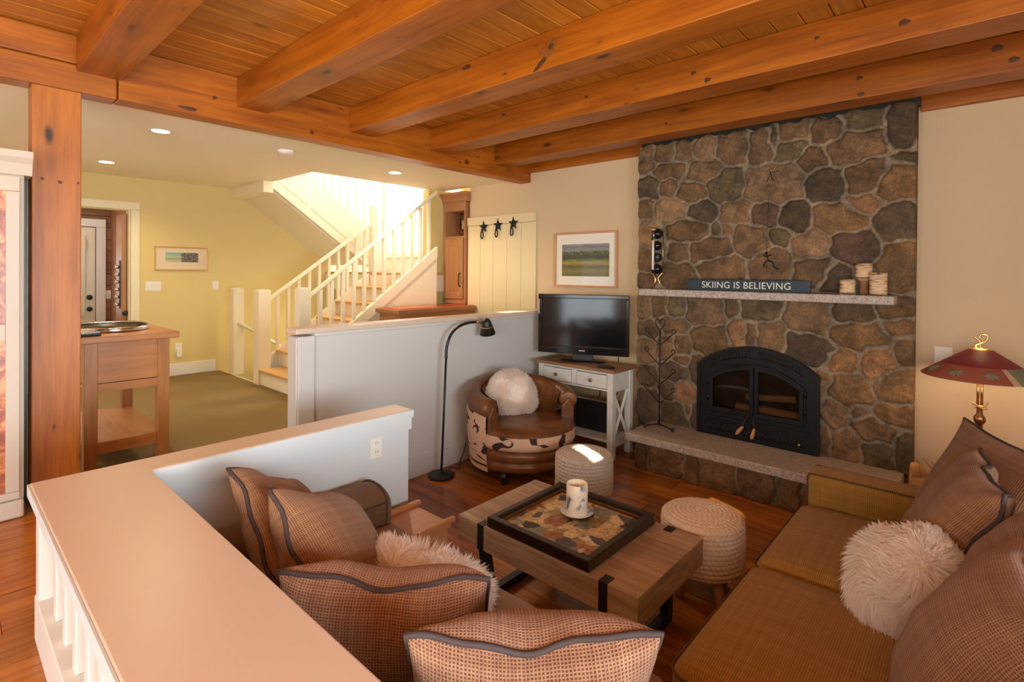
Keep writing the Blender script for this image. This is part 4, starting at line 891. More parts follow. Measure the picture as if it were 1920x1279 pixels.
# iron tree on the hearth
t = thing('ornament_tree', 'black wrought iron tree stand with curled arms on the hearth', 'ornament stand', (-2.175, 4.40, .303))
tx, ty = -2.175, 4.40
MB().tube([(tx, ty, .325), (tx, ty, 1.20)], .0065, 8).build('stem', 'iron', t)
def curl(c, r, a0, a1, n=14): return [(c[0]+r*math.cos(a), ty, c[1]+r*math.sin(a)) for a in np.linspace(a0, a1, n)]
for z in (.53, .70, .87, 1.05):
    for s_ in (-1, 1):
        ex, ez = tx+s_*.125, z+.115
        pts = [(tx, ty, z), (tx+s_*.06, ty, z+.052), (ex, ty, ez)]
        c = (ex+s_*.003, ez+.019); a_ = -PI/2; pts += curl(c, .018, a_, a_+s_*1.65*PI)[1:]
        MB().tube(pts, .0045, 7).build('arm', 'iron', t)
m = MB()
for s_ in (-1, 1):
    pts = [(tx, ty, 1.19), (tx+s_*.04, ty, 1.235), (tx+s_*.043, ty, 1.265)]+[(tx+s_*(.024+.02*math.cos(a)), ty, 1.265+.02*math.sin(a)) for a in np.linspace(0, 1.3*PI, 10)][1:]
    m.tube(bez(pts, 3), .0045, 7)
m.build('heart_finial', 'iron', t)
for (dx, dy) in ((-.10, -.06), (.13, -.02), (-.06, .10)):
    L = math.hypot(dx, dy); u = Vector((dx/L, dy/L, 0)); pts = [Vector((tx, ty, .34)), Vector((tx, ty, .335))+u*L*.4, Vector((tx, ty, .322))+u*L]
    c = Vector((tx, ty, .318))+u*(L+.006); pts += [c+u*.013*math.sin(a)+Vector((0, 0, .013*math.cos(a)-.0)) for a in np.linspace(.3, 5.0, 10)]
    MB().tube(pts, .0065, 7).build('foot', 'iron', t)
# ------------------------------------------------------------------ soft goods helpers
def softbox(c, h, r, n=14, bulge=0, Mx=None, bot=0, seam=0):
    """rounded cushion body around c with half sizes h; grid faces, metre UVs"""
    m = MB(); c = Vector(c); hx, hy, hz = h
    for d in range(3):
        ax = [i for i in range(3) if i != d]
        for sg in (-1, 1):
            off = (random.uniform(0, 20), random.uniform(0, 20))
            ku, kv = max(3, int(n*min(1, h[ax[0]]/.25))), max(3, int(n*min(1, h[ax[1]]/.25)))
            def pt(u, v):
                p = [0, 0, 0]; p[d] = sg*h[d]; 
                # cosine spacing gathers points at the edges
                a = -math.cos(PI*u)*.5+(.5*(2*u-1)); b = -math.cos(PI*v)*.5+(.5*(2*v-1))
                p[ax[0]] = a*h[ax[0]]; p[ax[1]] = b*h[ax[1]]
                q = [max(-(h[i]-r), min(h[i]-r, p[i])) for i in range(3)]; e = Vector([p[i]-q[i] for i in range(3)])
                P = Vector(q)+(e.normalized()*r if e.length > 1e-9 else e)
                X, Y = P.x/hx, P.y/hy
                f = max(0, 1-X**4)*max(0, 1-Y**4)
                P.z += (bulge if P.z > 0 else -bot)*f*abs(P.z)/hz
                return P
            def uvf(u, v):
                a = -math.cos(PI*u)*.5+(.5*(2*u-1)); b = -math.cos(PI*v)*.5+(.5*(2*v-1))
                return (a*h[ax[0]]+off[0], b*h[ax[1]]+off[1])
            flip = (sg < 0) != (d == 1)
            o = len(m.v); m.grid(pt, ku, kv, uvf, flip=flip)
    T = Matrix.Translation(c) @ (Mx if Mx is not None else Matrix.Identity(4))
    m.v = [T @ p for p in m.v]; return m, T
def piping_rect(T, hx, hy, z, r, rad=.006):
    pts = []
    for (sx, sy, a0) in ((1, 1, 0), (-1, 1, PI/2), (-1, -1, PI), (1, -1, 3*PI/2)):
        for k in range(6):
            a = a0+PI/2*k/5; pts.append(T @ Vector((sx*(hx-r)+r*math.cos(a), sy*(hy-r)+r*math.sin(a), z)))
    return MB().tube(pts, rad, 6, closed=True)
def basis(n, w):
    n = Vector(n).normalized(); w = Vector(w); w = (w-n*w.dot(n)).normalized(); u = n.cross(w)
    if u.z < 0: u = -u
    return n, w, u
def pillow(label, c, n, w, W, H, T, mat='pillowA', chop=0, wave=.012, seed=0, roll=0, pin=.08, name='throw_pillow', cat='pillow', group='piped tweed pillows on the sectional sofa'):
    n, w, u = basis(n, w); c = Vector(c); rs = np.random.default_rng(seed); ph = rs.uniform(0, 6, 6)
    if roll: R = Matrix.Rotation(roll, 3, n); w = R @ w; u = R @ u
    t = thing(name, label, cat, c-u*H*.5, group)
    def loc(a, b, s):
        ed = max(abs(a), abs(b))
        x = W/2*a*(1-pin*(1-b*b)); y = H/2*b*(1-pin*(1-a*a))
        y -= chop*math.exp(-(a/.4)**2)*max(b, 0)**2
        z = s*T/2*(max(0, (1-a*a)*(1-b*b)))**.42*(1+.10*math.sin(3*a+ph[0])*math.sin(2.5*b+ph[1]))
        z += s*.004*math.sin(6*a+3*b+ph[2])*(1-ed**6)+s*.002*math.sin(11*b-5*a+ph[3])*(1-ed**6)
        z += wave*ed**5*(math.sin(5.2*a+3.7*b+ph[4])+.6*math.sin(11*a-9*b+ph[5]))
        return c+w*x+u*y+n*z
    N = 34; g = lambda k: (lambda q: q*(1.35-.35*q*q))(2*k-1); gs = [max(-1, min(1, g(i/N))) for i in range(N+1)]
    m = MB()
    for s in (1, -1):
        P = np.array([[loc(a, b, s) for a in gs] for b in gs])          # weave follows the arc length of the puffed cover
        du = np.linalg.norm(np.diff(P, axis=1), axis=2); dv = np.linalg.norm(np.diff(P, axis=0), axis=2); h = N//2
        U = np.concatenate([np.zeros((N+1, 1)), np.cumsum(du, 1)], 1); U -= U[:, h:h+1]; V = np.concatenate([np.zeros((1, N+1)), np.cumsum(dv, 0)], 0); V -= V[h:h+1]
        m.grid(lambda p, q: tuple(P[round(q*N), round(p*N)]), N, N, lambda p, q: (U[round(q*N), round(p*N)]+s*5+seed, V[round(q*N), round(p*N)]+seed*.7), flip=(w.cross(u).dot(n)*s < 0))
    m.build('cover', mat, t, merge=True)
    path = [(-1+2*k/24, -1) for k in range(24)]+[(1, -1+2*k/24) for k in range(24)]+[(1-2*k/24, 1) for k in range(24)]+[(-1, 1-2*k/24) for k in range(24)]
    MB().tube([loc(a, b, 0) for a, b in path], .0075, 7, closed=True).build('piping', 'piping', t)
    return t
def fur_pillow(label, c, n, w, R, T, count, L, seed, grav=.35, wd=.0045, Hs=1.0, group='round white sheepskin pillows'):
    n, w, u = basis(n, w); c = Vector(c); t = thing('fur_pillow', label, 'pillow', c-u*R, group)
    W_, U_, N_ = (np.array(q) for q in (w, u, n)); C_ = np.array(c)
    m = MB()
    def body(p, q):
        th = 2*PI*p; f = PI*(q-.5); r = R*max(0, math.cos(f))**.6; z = T/2*math.copysign(abs(math.sin(f))**.9, f); return c+w*r*math.cos(th)+u*r*math.sin(th)*Hs+n*z
    m.grid(body, 40, 20); m.build('hide', 'furbase', t, merge=True)
    r_ = np.random.default_rng(seed); th = r_.uniform(0, 2*PI, count); s_ = r_.uniform(-.55, 1, count); f = np.arcsin(s_)
    rr = R*np.cos(f)**.6; zz = T/2*np.sign(f)*np.abs(np.sin(f))**.9
    P = C_+np.outer(rr*np.cos(th), W_)+np.outer(rr*np.sin(th)*Hs, U_)+np.outer(zz, N_)
    nr = np.outer(np.cos(f)*np.cos(th), W_)+np.outer(np.cos(f)*np.sin(th), U_)+np.outer(np.sin(f)*1.3, N_); nr /= np.linalg.norm(nr, axis=1)[:, None]
    # clumped lean
    fl = np.stack([np.sin(P[:, 0]*31+P[:, 1]*17+seed)+.6*np.sin(P[:, 2]*47), np.sin(P[:, 1]*29-P[:, 2]*23+seed*2), np.sin(P[:, 2]*27+P[:, 0]*19+1)], 1)*.42
    rad = np.outer(np.cos(th), W_)+np.outer(np.sin(th), U_)
    d = nr*.75+fl*1.2+rad*.16+r_.normal(0, .22, (count, 3)); d[:, 2] -= grav*.3; d /= np.linalg.norm(d, axis=1)[:, None]
    Ls = L*r_.uniform(.65, 1.2, count); g = np.array([0, 0, -1.])
    sd = np.cross(d, r_.normal(0, 1, (count, 3))); sd /= np.linalg.norm(sd, axis=1)[:, None]+1e-9
    V = np.zeros((count, 7, 3)); wds = wd*r_.uniform(.7, 1.3, count)
    for k, (tt, ws) in enumerate(((0, .8), (.4, 1), (.75, .6))):
        q = P+d*(Ls*tt)[:, None]+g*(Ls*grav*tt*tt)[:, None]+fl*(Ls*.35*tt*tt)[:, None]
        V[:, 2*k] = q-sd*(wds*ws/2)[:, None]; V[:, 2*k+1] = q+sd*(wds*ws/2)[:, None]
    V[:, 6] = P+d*Ls[:, None]+g*(Ls*grav)[:, None]+fl*(Ls*.35)[:, None]
    b = (np.arange(count)*7)[:, None]; F = []
    q1 = np.concatenate([b+0, b+1, b+3, b+2], 1); q2 = np.concatenate([b+2, b+3, b+5, b+4], 1); t3 = np.concatenate([b+4, b+5, b+6], 1)
    me = bpy.data.meshes.new('fur'); nf = count*3; loops = np.concatenate([q1, q2, t3], 1).ravel()
    me.vertices.add(count*7); me.vertices.foreach_set('co', (V.reshape(-1, 3)-C_).astype(np.float32).ravel())
    me.loops.add(len(loops)); me.loops.foreach_set('vertex_index', loops.astype(np.int32))
    st = (np.arange(count)[:, None]*11+np.array([0, 4, 8])).ravel(); me.polygons.add(nf); me.polygons.foreach_set('loop_start', st.astype(np.int32))
    me.polygons.foreach_set('use_smooth', [True]*nf); me.update(calc_edges=True); me.validate()
    me.materials.append(M['fur']); o = bpy.data.objects.new('fur', me); COL.objects.link(o); o.parent = t; o.location = c-wpos(t); o['kind'] = 'stuff'
    return t

# ------------------------------------------------------------------ sectional sofa
sf = thing('sectional_sofa', 'brown tweed L-shaped sectional sofa around the coffee table', 'sofa', (-.9, 1.8, 0))
def part(c, h, r, name, mat, par=sf, bulge=0, n=12, Mx=None, pipe=None, bot=0):
    m, T = softbox(c, h, r, n, bulge, Mx, bot); o = m.build(name, mat, par, merge=True)
    if pipe is not None: piping_rect(T, h[0], h[1], pipe, r, .0045).build('piping', 'selfpipe', o)
    return o
def span(x0, x1, y0, y1, z0, z1): return ((x0+x1)/2, (y0+y1)/2, (z0+z1)/2), ((x1-x0)/2, (y1-y0)/2, (z1-z0)/2)
part(*span(-2.40, -.02, .62, 1.44, .05, .315), .02, 'base_frame', 'weave')
part(*span(-.64, .34, 1.445, 3.34, .05, .315), .02, 'base_frame', 'weave')
part(*span(-2.40, .34, .60, .74, .06, .64), .05, 'back_frame', 'weave')
part(*span(.20, .36, .77, 3.34, .06, .82), .05, 'back_frame', 'weave')
for (x, y) in ((-2.35, 1.38), (-.70, 1.38), (-.57, 3.26), (.28, 3.26), (-2.35, .68), (.28, .68)): MB().lathe([(.025, .0), (.035, .05)], (x, y, .001), 14).build('foot', 'slot', sf)
# left arm: profile with rounded top, extruded along y
def arm(prof, axis, a, b, name, mat, capmat):
    m = MB(); m.prism(prof, axis, a, b, grain=axis); return m
pr = []
ax0, ax1, azt = -2.425, -2.19, .625
for k in range(13):
    a = PI*k/12; pr.append((( ax0+ax1)/2+(ax1-ax0)/2*math.cos(a), azt-.07+.07*math.sin(a)))
prof = [(ax1, .06)]+pr+[(ax0, .06)]
m = MB(); n_ = len(prof); steps = [(.78, 1.0), (1.50, 1.0), (1.535, .97), (1.55, .90)]
vs = []
for (y, s_) in steps:
    for (px, pz) in prof: vs.append(((ax0+ax1)/2+(px-(ax0+ax1)/2)*s_, y, .06+(pz-.06)*(1-(1-s_)*.45)))
fs = []; uv = []; per = [0]
for i in range(1, n_): per.append(per[-1]+math.hypot(prof[i][0]-prof[i-1][0], prof[i][1]-prof[i-1][1]))
mi = []
for j in range(len(steps)-1):
    for i in range(n_-1):
        fs.append((j*n_+i, j*n_+i+1, (j+1)*n_+i+1, (j+1)*n_+i)); uv.append([(steps[j][0], per[i]), (steps[j][0], per[i+1]), (steps[j+1][0], per[i+1]), (steps[j+1][0], per[i])]); mi.append(1 if 1 <= i <= 12 else 0)
b = (len(steps)-1)*n_; fs.append(tuple(range(b, b+n_))); uv.append([(p[0], p[1]) for p in prof]); mi.append(0)
o_ = len(m.f); m.add(vs, fs, uv, sm=True); m.mi = mi; o = m.build('arm', ['weaveshade', 'tweedshade'], sf)
m = MB(); m.tube([((ax0+ax1)/2+(px-(ax0+ax1)/2)*1.0, 1.515, pz+.002) for (px, pz) in prof], .005, 6); m.tube([(ax1+.002, .80, azt-.068), (ax1+.002, 1.515, azt-.068)], .005, 6); m.build('piping', 'selfpipe', o)
# right arm
o = part(*span(-.715, .36, 3.16, 3.345, .06, .640), .035, 'arm', 'weave', n=14)
m = MB()
for y in (3.170, 3.335): m.tube([(.34, y, .630), (-.685, y, .630), (-.70, y, .625), (-.706, y, .61), (-.707, y, .30)], .005, 6)
m.build('piping', 'selfpipe', o)
# seat cushions
part(*span(-2.19, -1.465, .80, 1.545, .315, .462), .045, 'seat_cushion', 'seatl', bulge=.022, pipe=.045)
part(*span(-1.455, -.70, .80, 1.525, .315, .462), .045, 'seat_cushion', 'seatl', bulge=.022, pipe=.045)
part(*span(-.69, .18, .80, 1.545, .315, .462), .045, 'seat_cushion', 'weave', bulge=.022, pipe=.045)
part(*span(-.735, .18, 1.555, 2.355, .315, .478), .05, 'seat_cushion', 'weave', bulge=.03, pipe=.05)
part(*span(-.735, .18, 2.365, 3.150, .315, .478), .05, 'seat_cushion', 'weave', bulge=.03, pipe=.05)

def tip_pillow(label, tip, n, w, W, H, T, **k):
    """tip: the top corner at the +w end, in metres"""
    n_, w_, u_ = basis(n, w); return pillow(label, Vector(tip)-w_*W/2-u_*H/2, n, w, W, H, T, **k)
tip_pillow('tweed pillow with dark piping standing nearest the low wall, in the sofa corner', (-2.05, .735, .975), (.47, .62, .62), (.70, -.50, .88), .44, .56, .22, mat='pillowB', seed=3, wave=.010)
tip_pillow('tweed pillow with dark piping, second from the left end, behind the fur pillow', (-1.775, .757, .966), (.49, .61, .62), (.70, -.52, .80), .47, .55, .28, mat='pillowB', seed=8, wave=.011)
pillow('large tweed pillow seen from behind, against the counter and beside the fur pillow', (-1.285, .925, .595), (-.60, .74, .46), (.78, .62, 0), .575, .64, .32, 'pillowA', chop=.035, seed=5, wave=.006)
pillow('large tweed pillow at the bottom centre, nearest the camera, seen from behind', (-.79, .945, .665), (-.66, .66, .44), (.70, .70, 0), .54, .60, .32, 'pillowA', chop=.035, seed=12, wave=.006)
pillow('tweed pillow leaning in the far right corner of the sofa under the brass lamp', (-.03, 3.0, .745), (-.80, -.42, .40), (-.45, .9, 0), .62, .58, .20, 'pillowB', seed=21, wave=.006)
pillow('tweed pillow with a grey wavy piped edge, behind the round fur pillow on the right', (-.10, 2.60, .735), (-.90, -.12, .46), (.10, -1, 0), .56, .56, .22, 'pillowB', seed=31, wave=.014)
pillow('tweed pillow at the right edge, tucked between two other pillows', (.06, 2.20, .74), (-.90, .05, .40), (0, -1, 0), .54, .56, .22, 'pillowB', seed=41, wave=.008)
pillow('big tweed pillow at the lower right edge with a green grey piped corner', (-.02, 1.79, .71), (-.86, -.10, .48), (.08, -1, 0), .56, .58, .24, 'pillowB', seed=47, wave=.010)
pillow('tweed pillow in the bottom right corner, only its shoulder showing', (.10, 1.27, .72), (-.72, .40, .40), (.45, .9, 0), .54, .56, .22, 'pillowA', seed=55, wave=.006)
fur_pillow('round white fur pillow on the right sofa run', (-.215, 2.30, .645), (-.62, -.30, .72), (.2, -1, .1), .175, .15, 12000, .060, 5, wd=.006)
fur_pillow('round white fur pillow on the left sofa run, behind the big tweed pillow', (-1.50, 1.20, .575), (-.15, .55, .82), (1, .1, 0), .20, .16, 12000, .065, 9, grav=.15, wd=.006)

# ------------------------------------------------------------------ armchair
ac = thing('armchair', 'round brown leather tub chair with tiger striped fabric sides', 'armchair', (-2.99, 3.50, 0))
ACx, ACy, AF = -2.97, 3.42, math.radians(-20); RO = .465
A0, A1 = AF+math.radians(66), AF+math.radians(294)
def topz(a): return .625+.115*(math.cos((a-AF-PI))*.5+.5)**1.2
def pol(a, r, z): return Vector((ACx+r*math.cos(a), ACy+r*math.sin(a), z))
m = MB(); m.grid(lambda u, v: pol(A0+(A1-A0)*u, RO-.015*v*(1-v)*0-(.03*(1-v)**3), .10+(topz(A0+(A1-A0)*u)-.09-.10)*v), 60, 8, lambda u, v: (u*RO*4, v*.5)); m.build('tiger_side', 'tiger', ac)
m = MB(); m.grid(lambda u, v: pol(A0+(A1-A0)*u, RO-.13-.035*math.sin(PI*v), .36+(topz(A0+(A1-A0)*u)-.36)*v), 60, 8, flip=True); m.build('inner_back', 'leather', ac)
aa = np.linspace(A0, A1, 44); rads = []
pts = [pol(a, RO-.055, topz(a)-.055) for a in aa]; rads = [.078]*len(pts)
def tang(a, s): return Vector((-math.sin(a), math.cos(a), 0))*s
pts = [pts[0]+tang(A0, -.012)]+pts+[pts[-1]+tang(A1, .012)]; rads = [.055]+rads+[.055]
MB().tube(pts, rads, 18).build('arm_roll', 'leather', ac)
for a, s_ in ((A0, -1), (A1, 1)):
    m = MB(); prof = [(RO-.125, .32), (RO-.118, topz(a)-.10), (RO-.055, topz(a)-.03), (RO-.01, topz(a)-.11), (RO-.012, .13), (RO-.06, .10)]
    f0 = [pol(a, r, z) for r, z in prof]; f1 = [q+tang(a, s_*.035) for q in f0]; n_ = len(f0)
    fs = [tuple(range(n_)), tuple(range(2*n_-1, n_-1, -1))]+[(i, i+n_, (i+1) % n_+n_, (i+1) % n_) for i in range(n_)]
    m.add(f0+f1, fs, sm=False).build('arm_front', 'leather', ac, bevel=.012, seg=3)
prof = [(.0, .11), (.40, .11), (.43, .12), (.448, .15), (.44, .185), (.425, .195), (.445, .205), (.455, .24), (.445, .275), (.42, .29), (0, .29)]
MB().lathe(prof, (ACx, ACy, 0), 56, cap=False).build('base_drum', 'leather', ac)
prof = [(0, .291), (.41, .291), (.437, .30), (.447, .33), (.447, .385), (.44, .41)]
sx, sy = ACx+.035*math.cos(AF), ACy+.035*math.sin(AF)
MB().lathe(prof, (sx, sy, 0), 56, cap=False).build('seat_band', 'tiger', ac)
MB().lathe([(.44, .41), (.437, .425), (.40, .45), (.30, .468), (.15, .475), (0, .475)], (sx, sy, 0), 56, cap=False).build('seat_cushion', 'leather', ac)
MB().tube([(sx+.441*math.cos(a), sy+.441*math.sin(a), .412) for a in np.linspace(0, 2*PI, 48, endpoint=False)], .006, 6, closed=True).build('welt', 'leather', ac)
for k in range(4):
    a = math.radians(-70+90*k); MB().lathe([(0, 0), (.022, 0), (.03, .02), (.02, .035), (.036, .055), (.036, .07), (.022, .08), (.03, .11)], (ACx+.36*math.cos(a), ACy+.36*math.sin(a), .001), 16).build('turned_foot', 'blackgloss', ac)
fur_pillow('white fur pillow on the leather armchair', (ACx-.10*math.cos(AF)-.03, ACy-.10*math.sin(AF)-.02, .625), (.80, -.42, .42), (-.42, -.8, 0), .20, .15, 9000, .045, 15, wd=.006, grav=.25)

# ------------------------------------------------------------------ coffee table
ct = thing('coffee_table', 'low grey-brown wood block coffee table with black metal straps', 'coffee table', (-1.53, 2.18, 0))
x0, x1, y0, y1, zt, th = -2.055, -1.005, 1.865, 2.505, .42, .125
m = MB(); n_ = 4
for i in range(n_):
    a, b_ = y0+(y1-y0)*i/n_, y0+(y1-y0)*(i+1)/n_; m.box(x0, x1, a, b_-.0005, zt-th, zt, grain=0, tint=rnd_tint(.95, 1.05))
m.build('tabletop', 'table', ct, bevel=.001, seg=1)
for x in (-1.905, -1.185):
    MB().prism([(y0-.003, zt-th), (y0-.003, zt+.003), (y0+.055, zt+.003), (y0+.055, zt+.0005), (y0-.0005, zt+.0005), (y0-.0005, zt-th)], 0, x, x+.042).build('strap', 'black', ct)
    MB().prism([(y1+.003, zt-th), (y1+.003, zt+.003), (y1-.055, zt+.003), (y1-.055, zt+.0005), (y1+.0005, zt+.0005), (y1+.0005, zt-th)], 0, x, x+.042).build('strap', 'black', ct)
    for (ya, yb_) in ((y0+.03, y0+.10), (y1-.03, y1-.10)):
        s_ = -1 if x < -1.5 else 1
        v = []
        for (yy, z, dx) in ((ya, zt-th-.001, 0), (yb_, .002, s_*.02)):
            for (a, b_) in ((0, -.025), (.042, -.025), (.042, .025), (0, .025)): v.append((x+dx+a, yy+b_, z))
        MB().add(v, [(0, 1, 2, 3), (7, 6, 5, 4)]+[(i, i+4, (i+1) % 4+4, (i+1) % 4) for i in range(4)]).build('leg', 'black', ct)
    B(x+s_*.02, x+s_*.02+.042, y0+.127, y1-.127, .002, .045).build('foot_bar', 'black', ct)
tr = thing('shadow_box_tray', 'square dark framed glass topped tray with a mosaic collage on the coffee table', 'tray', (-1.54, 2.18, .423))
a0, a1, b0, b1 = -1.845, -1.24, 1.872, 2.478; f = .036; zb = .4235
m = MB(); m.box(a0, a1, b0, b0+f, zb, zb+.05, grain=0); m.box(a0, a1, b1-f, b1, zb, zb+.05, grain=0); m.box(a0, a0+f, b0+f, b1-f, zb, zb+.05, grain=1); m.box(a1-f, a1, b0+f, b1-f, zb, zb+.05, grain=1); m.build('frame', 'tray', tr, bevel=.004)
m = MB(); q = f+.016; z = zb+.03
m.box(a0+f, a1-f, b0+f, b0+q, zb, z, grain=0); m.box(a0+f, a1-f, b1-q, b1-f, zb, z, grain=0); m.box(a0+f, a0+q, b0+q, b1-q, zb, z, grain=1); m.box(a1-q, a1-f, b0+q, b1-q, zb, z, grain=1); m.build('inner_frame', 'trayin', tr, bevel=.002)
B(a0+q, a1-q, b0+q, b1-q, zb, zb+.016).build('collage', 'collage', tr)
MB().add([(a0+q, b0+q, z), (a1-q, b0+q, z), (a1-q, b1-q, z), (a0+q, b1-q, z)], [(0, 1, 2, 3)]).build('glass', 'glass', tr)
t = thing('saucer', 'small blue and white china saucer under the pillar candle', 'saucer', (-1.555, 2.235, zb+.031))
MB().lathe([(0, .001), (.05, .001), (.082, .016), (.084, .018), (.05, .006), (0, .006)], (-1.555, 2.235, zb+.031), 40, cap=False).build('dish', 'porcelain', t)
t = thing('pillar_candle', 'cream pillar candle marbled with grey blue on the coffee table tray', 'candle', (-1.555, 2.235, zb+.037))
MB().lathe([(0, 0), (.053, 0), (.055, .004), (.055, .150), (.052, .155)], (-1.555, 2.235, zb+.0375), 40, cap=False).build('wax_body', 'marble', t)
MB().lathe([(.052, .155), (.046, .150), (.043, .135), (0, .132)], (-1.555, 2.235, zb+.0375), 40, cap=False).build('wax_pool', 'wax', t)
MB().tube([(-1.555, 2.235, zb+.168), (-1.553, 2.236, zb+.184)], .002, 6).build('wick', 'slot', t)

# ------------------------------------------------------------------ crocheted stools
def stool(label, cx, cy, R, z0, z1, mat, legrot):
    t = thing('crochet_stool', label, 'stool', (cx, cy, 0), 'crochet pouf stools'); H = z1-z0; rows = 11; ns = 46
    def prof(s):   # s 0..1 along side then top
        if s < .62:
            q = s/.62; z = z0+.0+H*.93*q; r = R*(1-.10*(1-min(1, q/.14))**2-.03*max(0, (q-.86)/.14)**2); return r, z
        q = (s-.62)/.38; r = R*(.97-.97*q); z = z0+H*(.93+.07*math.sin(min(1, q/.55)*PI/2)); 
        return r, z
    NS, NA = 150, 264
    def fn(u, v):
        a = 2*PI*u; r, z = prof(v)
        if v < .62: row = v/.62*rows; d = .009*abs(math.sin(PI*row))**.7*(.25+.75*abs(math.sin(ns*a/2+int(row)*PI/2))**.8); return Vector((cx+(r+d)*math.cos(a), cy+(r+d)*math.sin(a), z))
        q = (v-.62)/.38; row = q*8.5; k = max(8, int(ns*(1-q))); d = .007*abs(math.sin(PI*row))**.7*(.3+.7*abs(math.sin(k*a/2)))
        return Vector((cx+r*math.cos(a), cy+r*math.sin(a), z+d))
    MB().grid(fn, NA, NS).build('crochet_cover', mat, t, merge=True)
    MB().lathe([(0, z0+.002), (R*.92, z0+.002)], (cx, cy, 0), 30, cap=False).build('underside', 'slot', t)
    for k in range(4):
        a = legrot+k*PI/2; c, s = math.cos(a), math.sin(a)
        MB().tube([(cx+R*.55*c, cy+R*.55*s, z0+.004), (cx+R*.66*c, cy+R*.66*s, .06), (cx+R*.68*c, cy+R*.68*s, .001)], [.030, .026, .023], 12).build('leg', 'stick', t)
stool('cream crocheted round stool between the coffee table and the hearth', -1.115, 2.765, .205, .15, .435, 'yarn', math.radians(-30))
stool('greige crocheted round stool in front of the leather armchair, in a sun patch', -2.12, 3.13, .198, .135, .43, 'yarngrey', math.radians(-60))

# ------------------------------------------------------------------ television and its table
tt = thing('console_desk', 'white two drawer console with a brown top and cross braced sides under the television', 'console table', (-2.95, 4.3, 0))
x0, x1, y0, y1, zt = -3.345, -2.485, 4.115, 4.485, .795
B(x0-.035, x1+.035, y0-.035, y1+.02, zt, zt+.03, grain=0).build('tabletop', 'tvtop', tt, bevel=.004)
for x in (x0, x1-.06):
    for y in (y0, y1-.06): B(x, x+.06, y, y+.06, .001, zt-.001).build('leg', 'tvwhite', tt, bevel=.003)
m = MB(); m.box(x0+.06, x1-.06, y0+.008, y0+.026, .61, .635); m.box(x0+.06, x1-.06, y0+.008, y0+.026, .77, zt-.001); m.box(x0+.06, x1-.06, y1-.03, y1-.012, .61, zt-.001); m.box((x0+x1)/2-.03, (x0+x1)/2+.03, y0+.008, y0+.026, .635, .77)
for x in (x0+.012, x1-.03): m.box(x, x+.018, y0+.06, y1-.06, .61, zt-.001)
m.box(x0+.06, x1-.06, y0+.008, y1-.03, .61, .62)
m.build('apron', 'tvwhite', tt, bevel=.002)
for a, b_ in ((x0+.066, (x0+x1)/2-.036), ((x0+x1)/2+.036, x1-.066)):
    d = B(a, b_, y0+.002, y0+.02, .641, .764).build('drawer', 'tvwhite', tt, bevel=.003)
    MB().lathe([(.006, 0), (.006, .012), (.016, .018), (.017, .026), (.008, .032), (0, .033)], n=18, Mx=Matrix.Translation(((a+b_)/2, y0+.002, .703)) @ Matrix.Rotation(PI/2, 4, 'X')).build('knob', 'bronze', d)
for x in (x0+.02, x1-.045):
    for s_ in (0, 1):
        ya, yb_ = (y0+.055, y1-.055) if s_ == 0 else (y1-.055, y0+.055)
        MB().tube([(x+.012+s_*.002, ya, .16), (x+.012+s_*.002, yb_, .62)], .017, 4, sm=False).build('cross_brace', 'tvwhite', tt)
    B(x, x+.022, y0+.06, y1-.06, .10, .15).build('side_stretcher', 'tvwhite', tt)
B(x0+.01, x1-.01, y0+.012, y1-.012, .151, .172).build('lower_shelf', 'tvwhite', tt, bevel=.002)
tv = thing('television', 'black flat screen television on the white console', 'television', (-2.932, 4.29, .826))
TM = Matrix.Translation((-2.932, 4.276, 0)) @ Matrix.Rotation(math.radians(21.4), 4, 'Z')
X0, X1, Z0, Z1 = -.452, .452, .897, 1.482
m = MB(); m.box(X0, X1, 0, .05, Z1-.04, Z1, Mx=TM); m.box(X0, X1, 0, .05, Z0, Z0+.075, Mx=TM); m.box(X0, X0+.035, 0, .05, Z0+.075, Z1-.04, Mx=TM); m.box(X1-.035, X1, 0, .05, Z0+.075, Z1-.04, Mx=TM); m.build('bezel', 'blackgloss', tv, bevel=.006, seg=3)
MB().box(X0+.03, X1-.03, .012, .04, Z0+.07, Z1-.035, Mx=TM).build('screen', 'screen', tv)
MB().box(X0+.05, X1-.05, .05, .095, Z0+.06, Z1-.06, Mx=TM).build('back_shell', 'black', tv, bevel=.02)
MB().box(-.10, .10, .02, .06, .84, Z0+.02, Mx=TM).build('neck', 'black', tv, bevel=.004)
MB().lathe([(0, 0), (.22, 0), (.225, .006), (.21, .014), (.12, .018), (0, .018)], n=48, Mx=TM @ Matrix.Translation((0, .03, .8255)) @ Matrix.Diagonal((1, .55, 1, 1))).build('stand', 'blackgloss', tv)
MB().box(-.03, .03, -.002, .001, Z0+.03, Z0+.042, Mx=TM).build('badge', 'chrome', tv)
MB().box(X0+.006, X0+.012, -.002, .001, 1.28, 1.43, Mx=TM).build('edge_gleam', 'chrome', tv)  # chrome strip put in as a gleam on the bezel edge
t = B(-2.66, -2.50, 4.13, 4.175, .8255, .845).build('remote_control', 'black', bevel=.006); tag(t, 'black remote control lying at the right end of the television console', 'remote')
bx = thing('media_box', 'black panelled box with silver edges on the console lower shelf', 'media box', (-2.85, 4.35, .173))
B(-3.05, -2.60, 4.30, 4.40, .1735, .46).build('case', 'black', bx, bevel=.004)
B(-3.06, -2.58, 4.29, 4.41, .461, .475).build('lid', 'chrome', bx, bevel=.003)
B(-2.598, -2.58, 4.29, 4.41, .1735, .46).build('edge_strip', 'chrome', bx, bevel=.002)
outlet('outlet', 'white outlet on the back wall under the television with a black plug', 'outlet', (-3.03, YB, .52), 'y-')
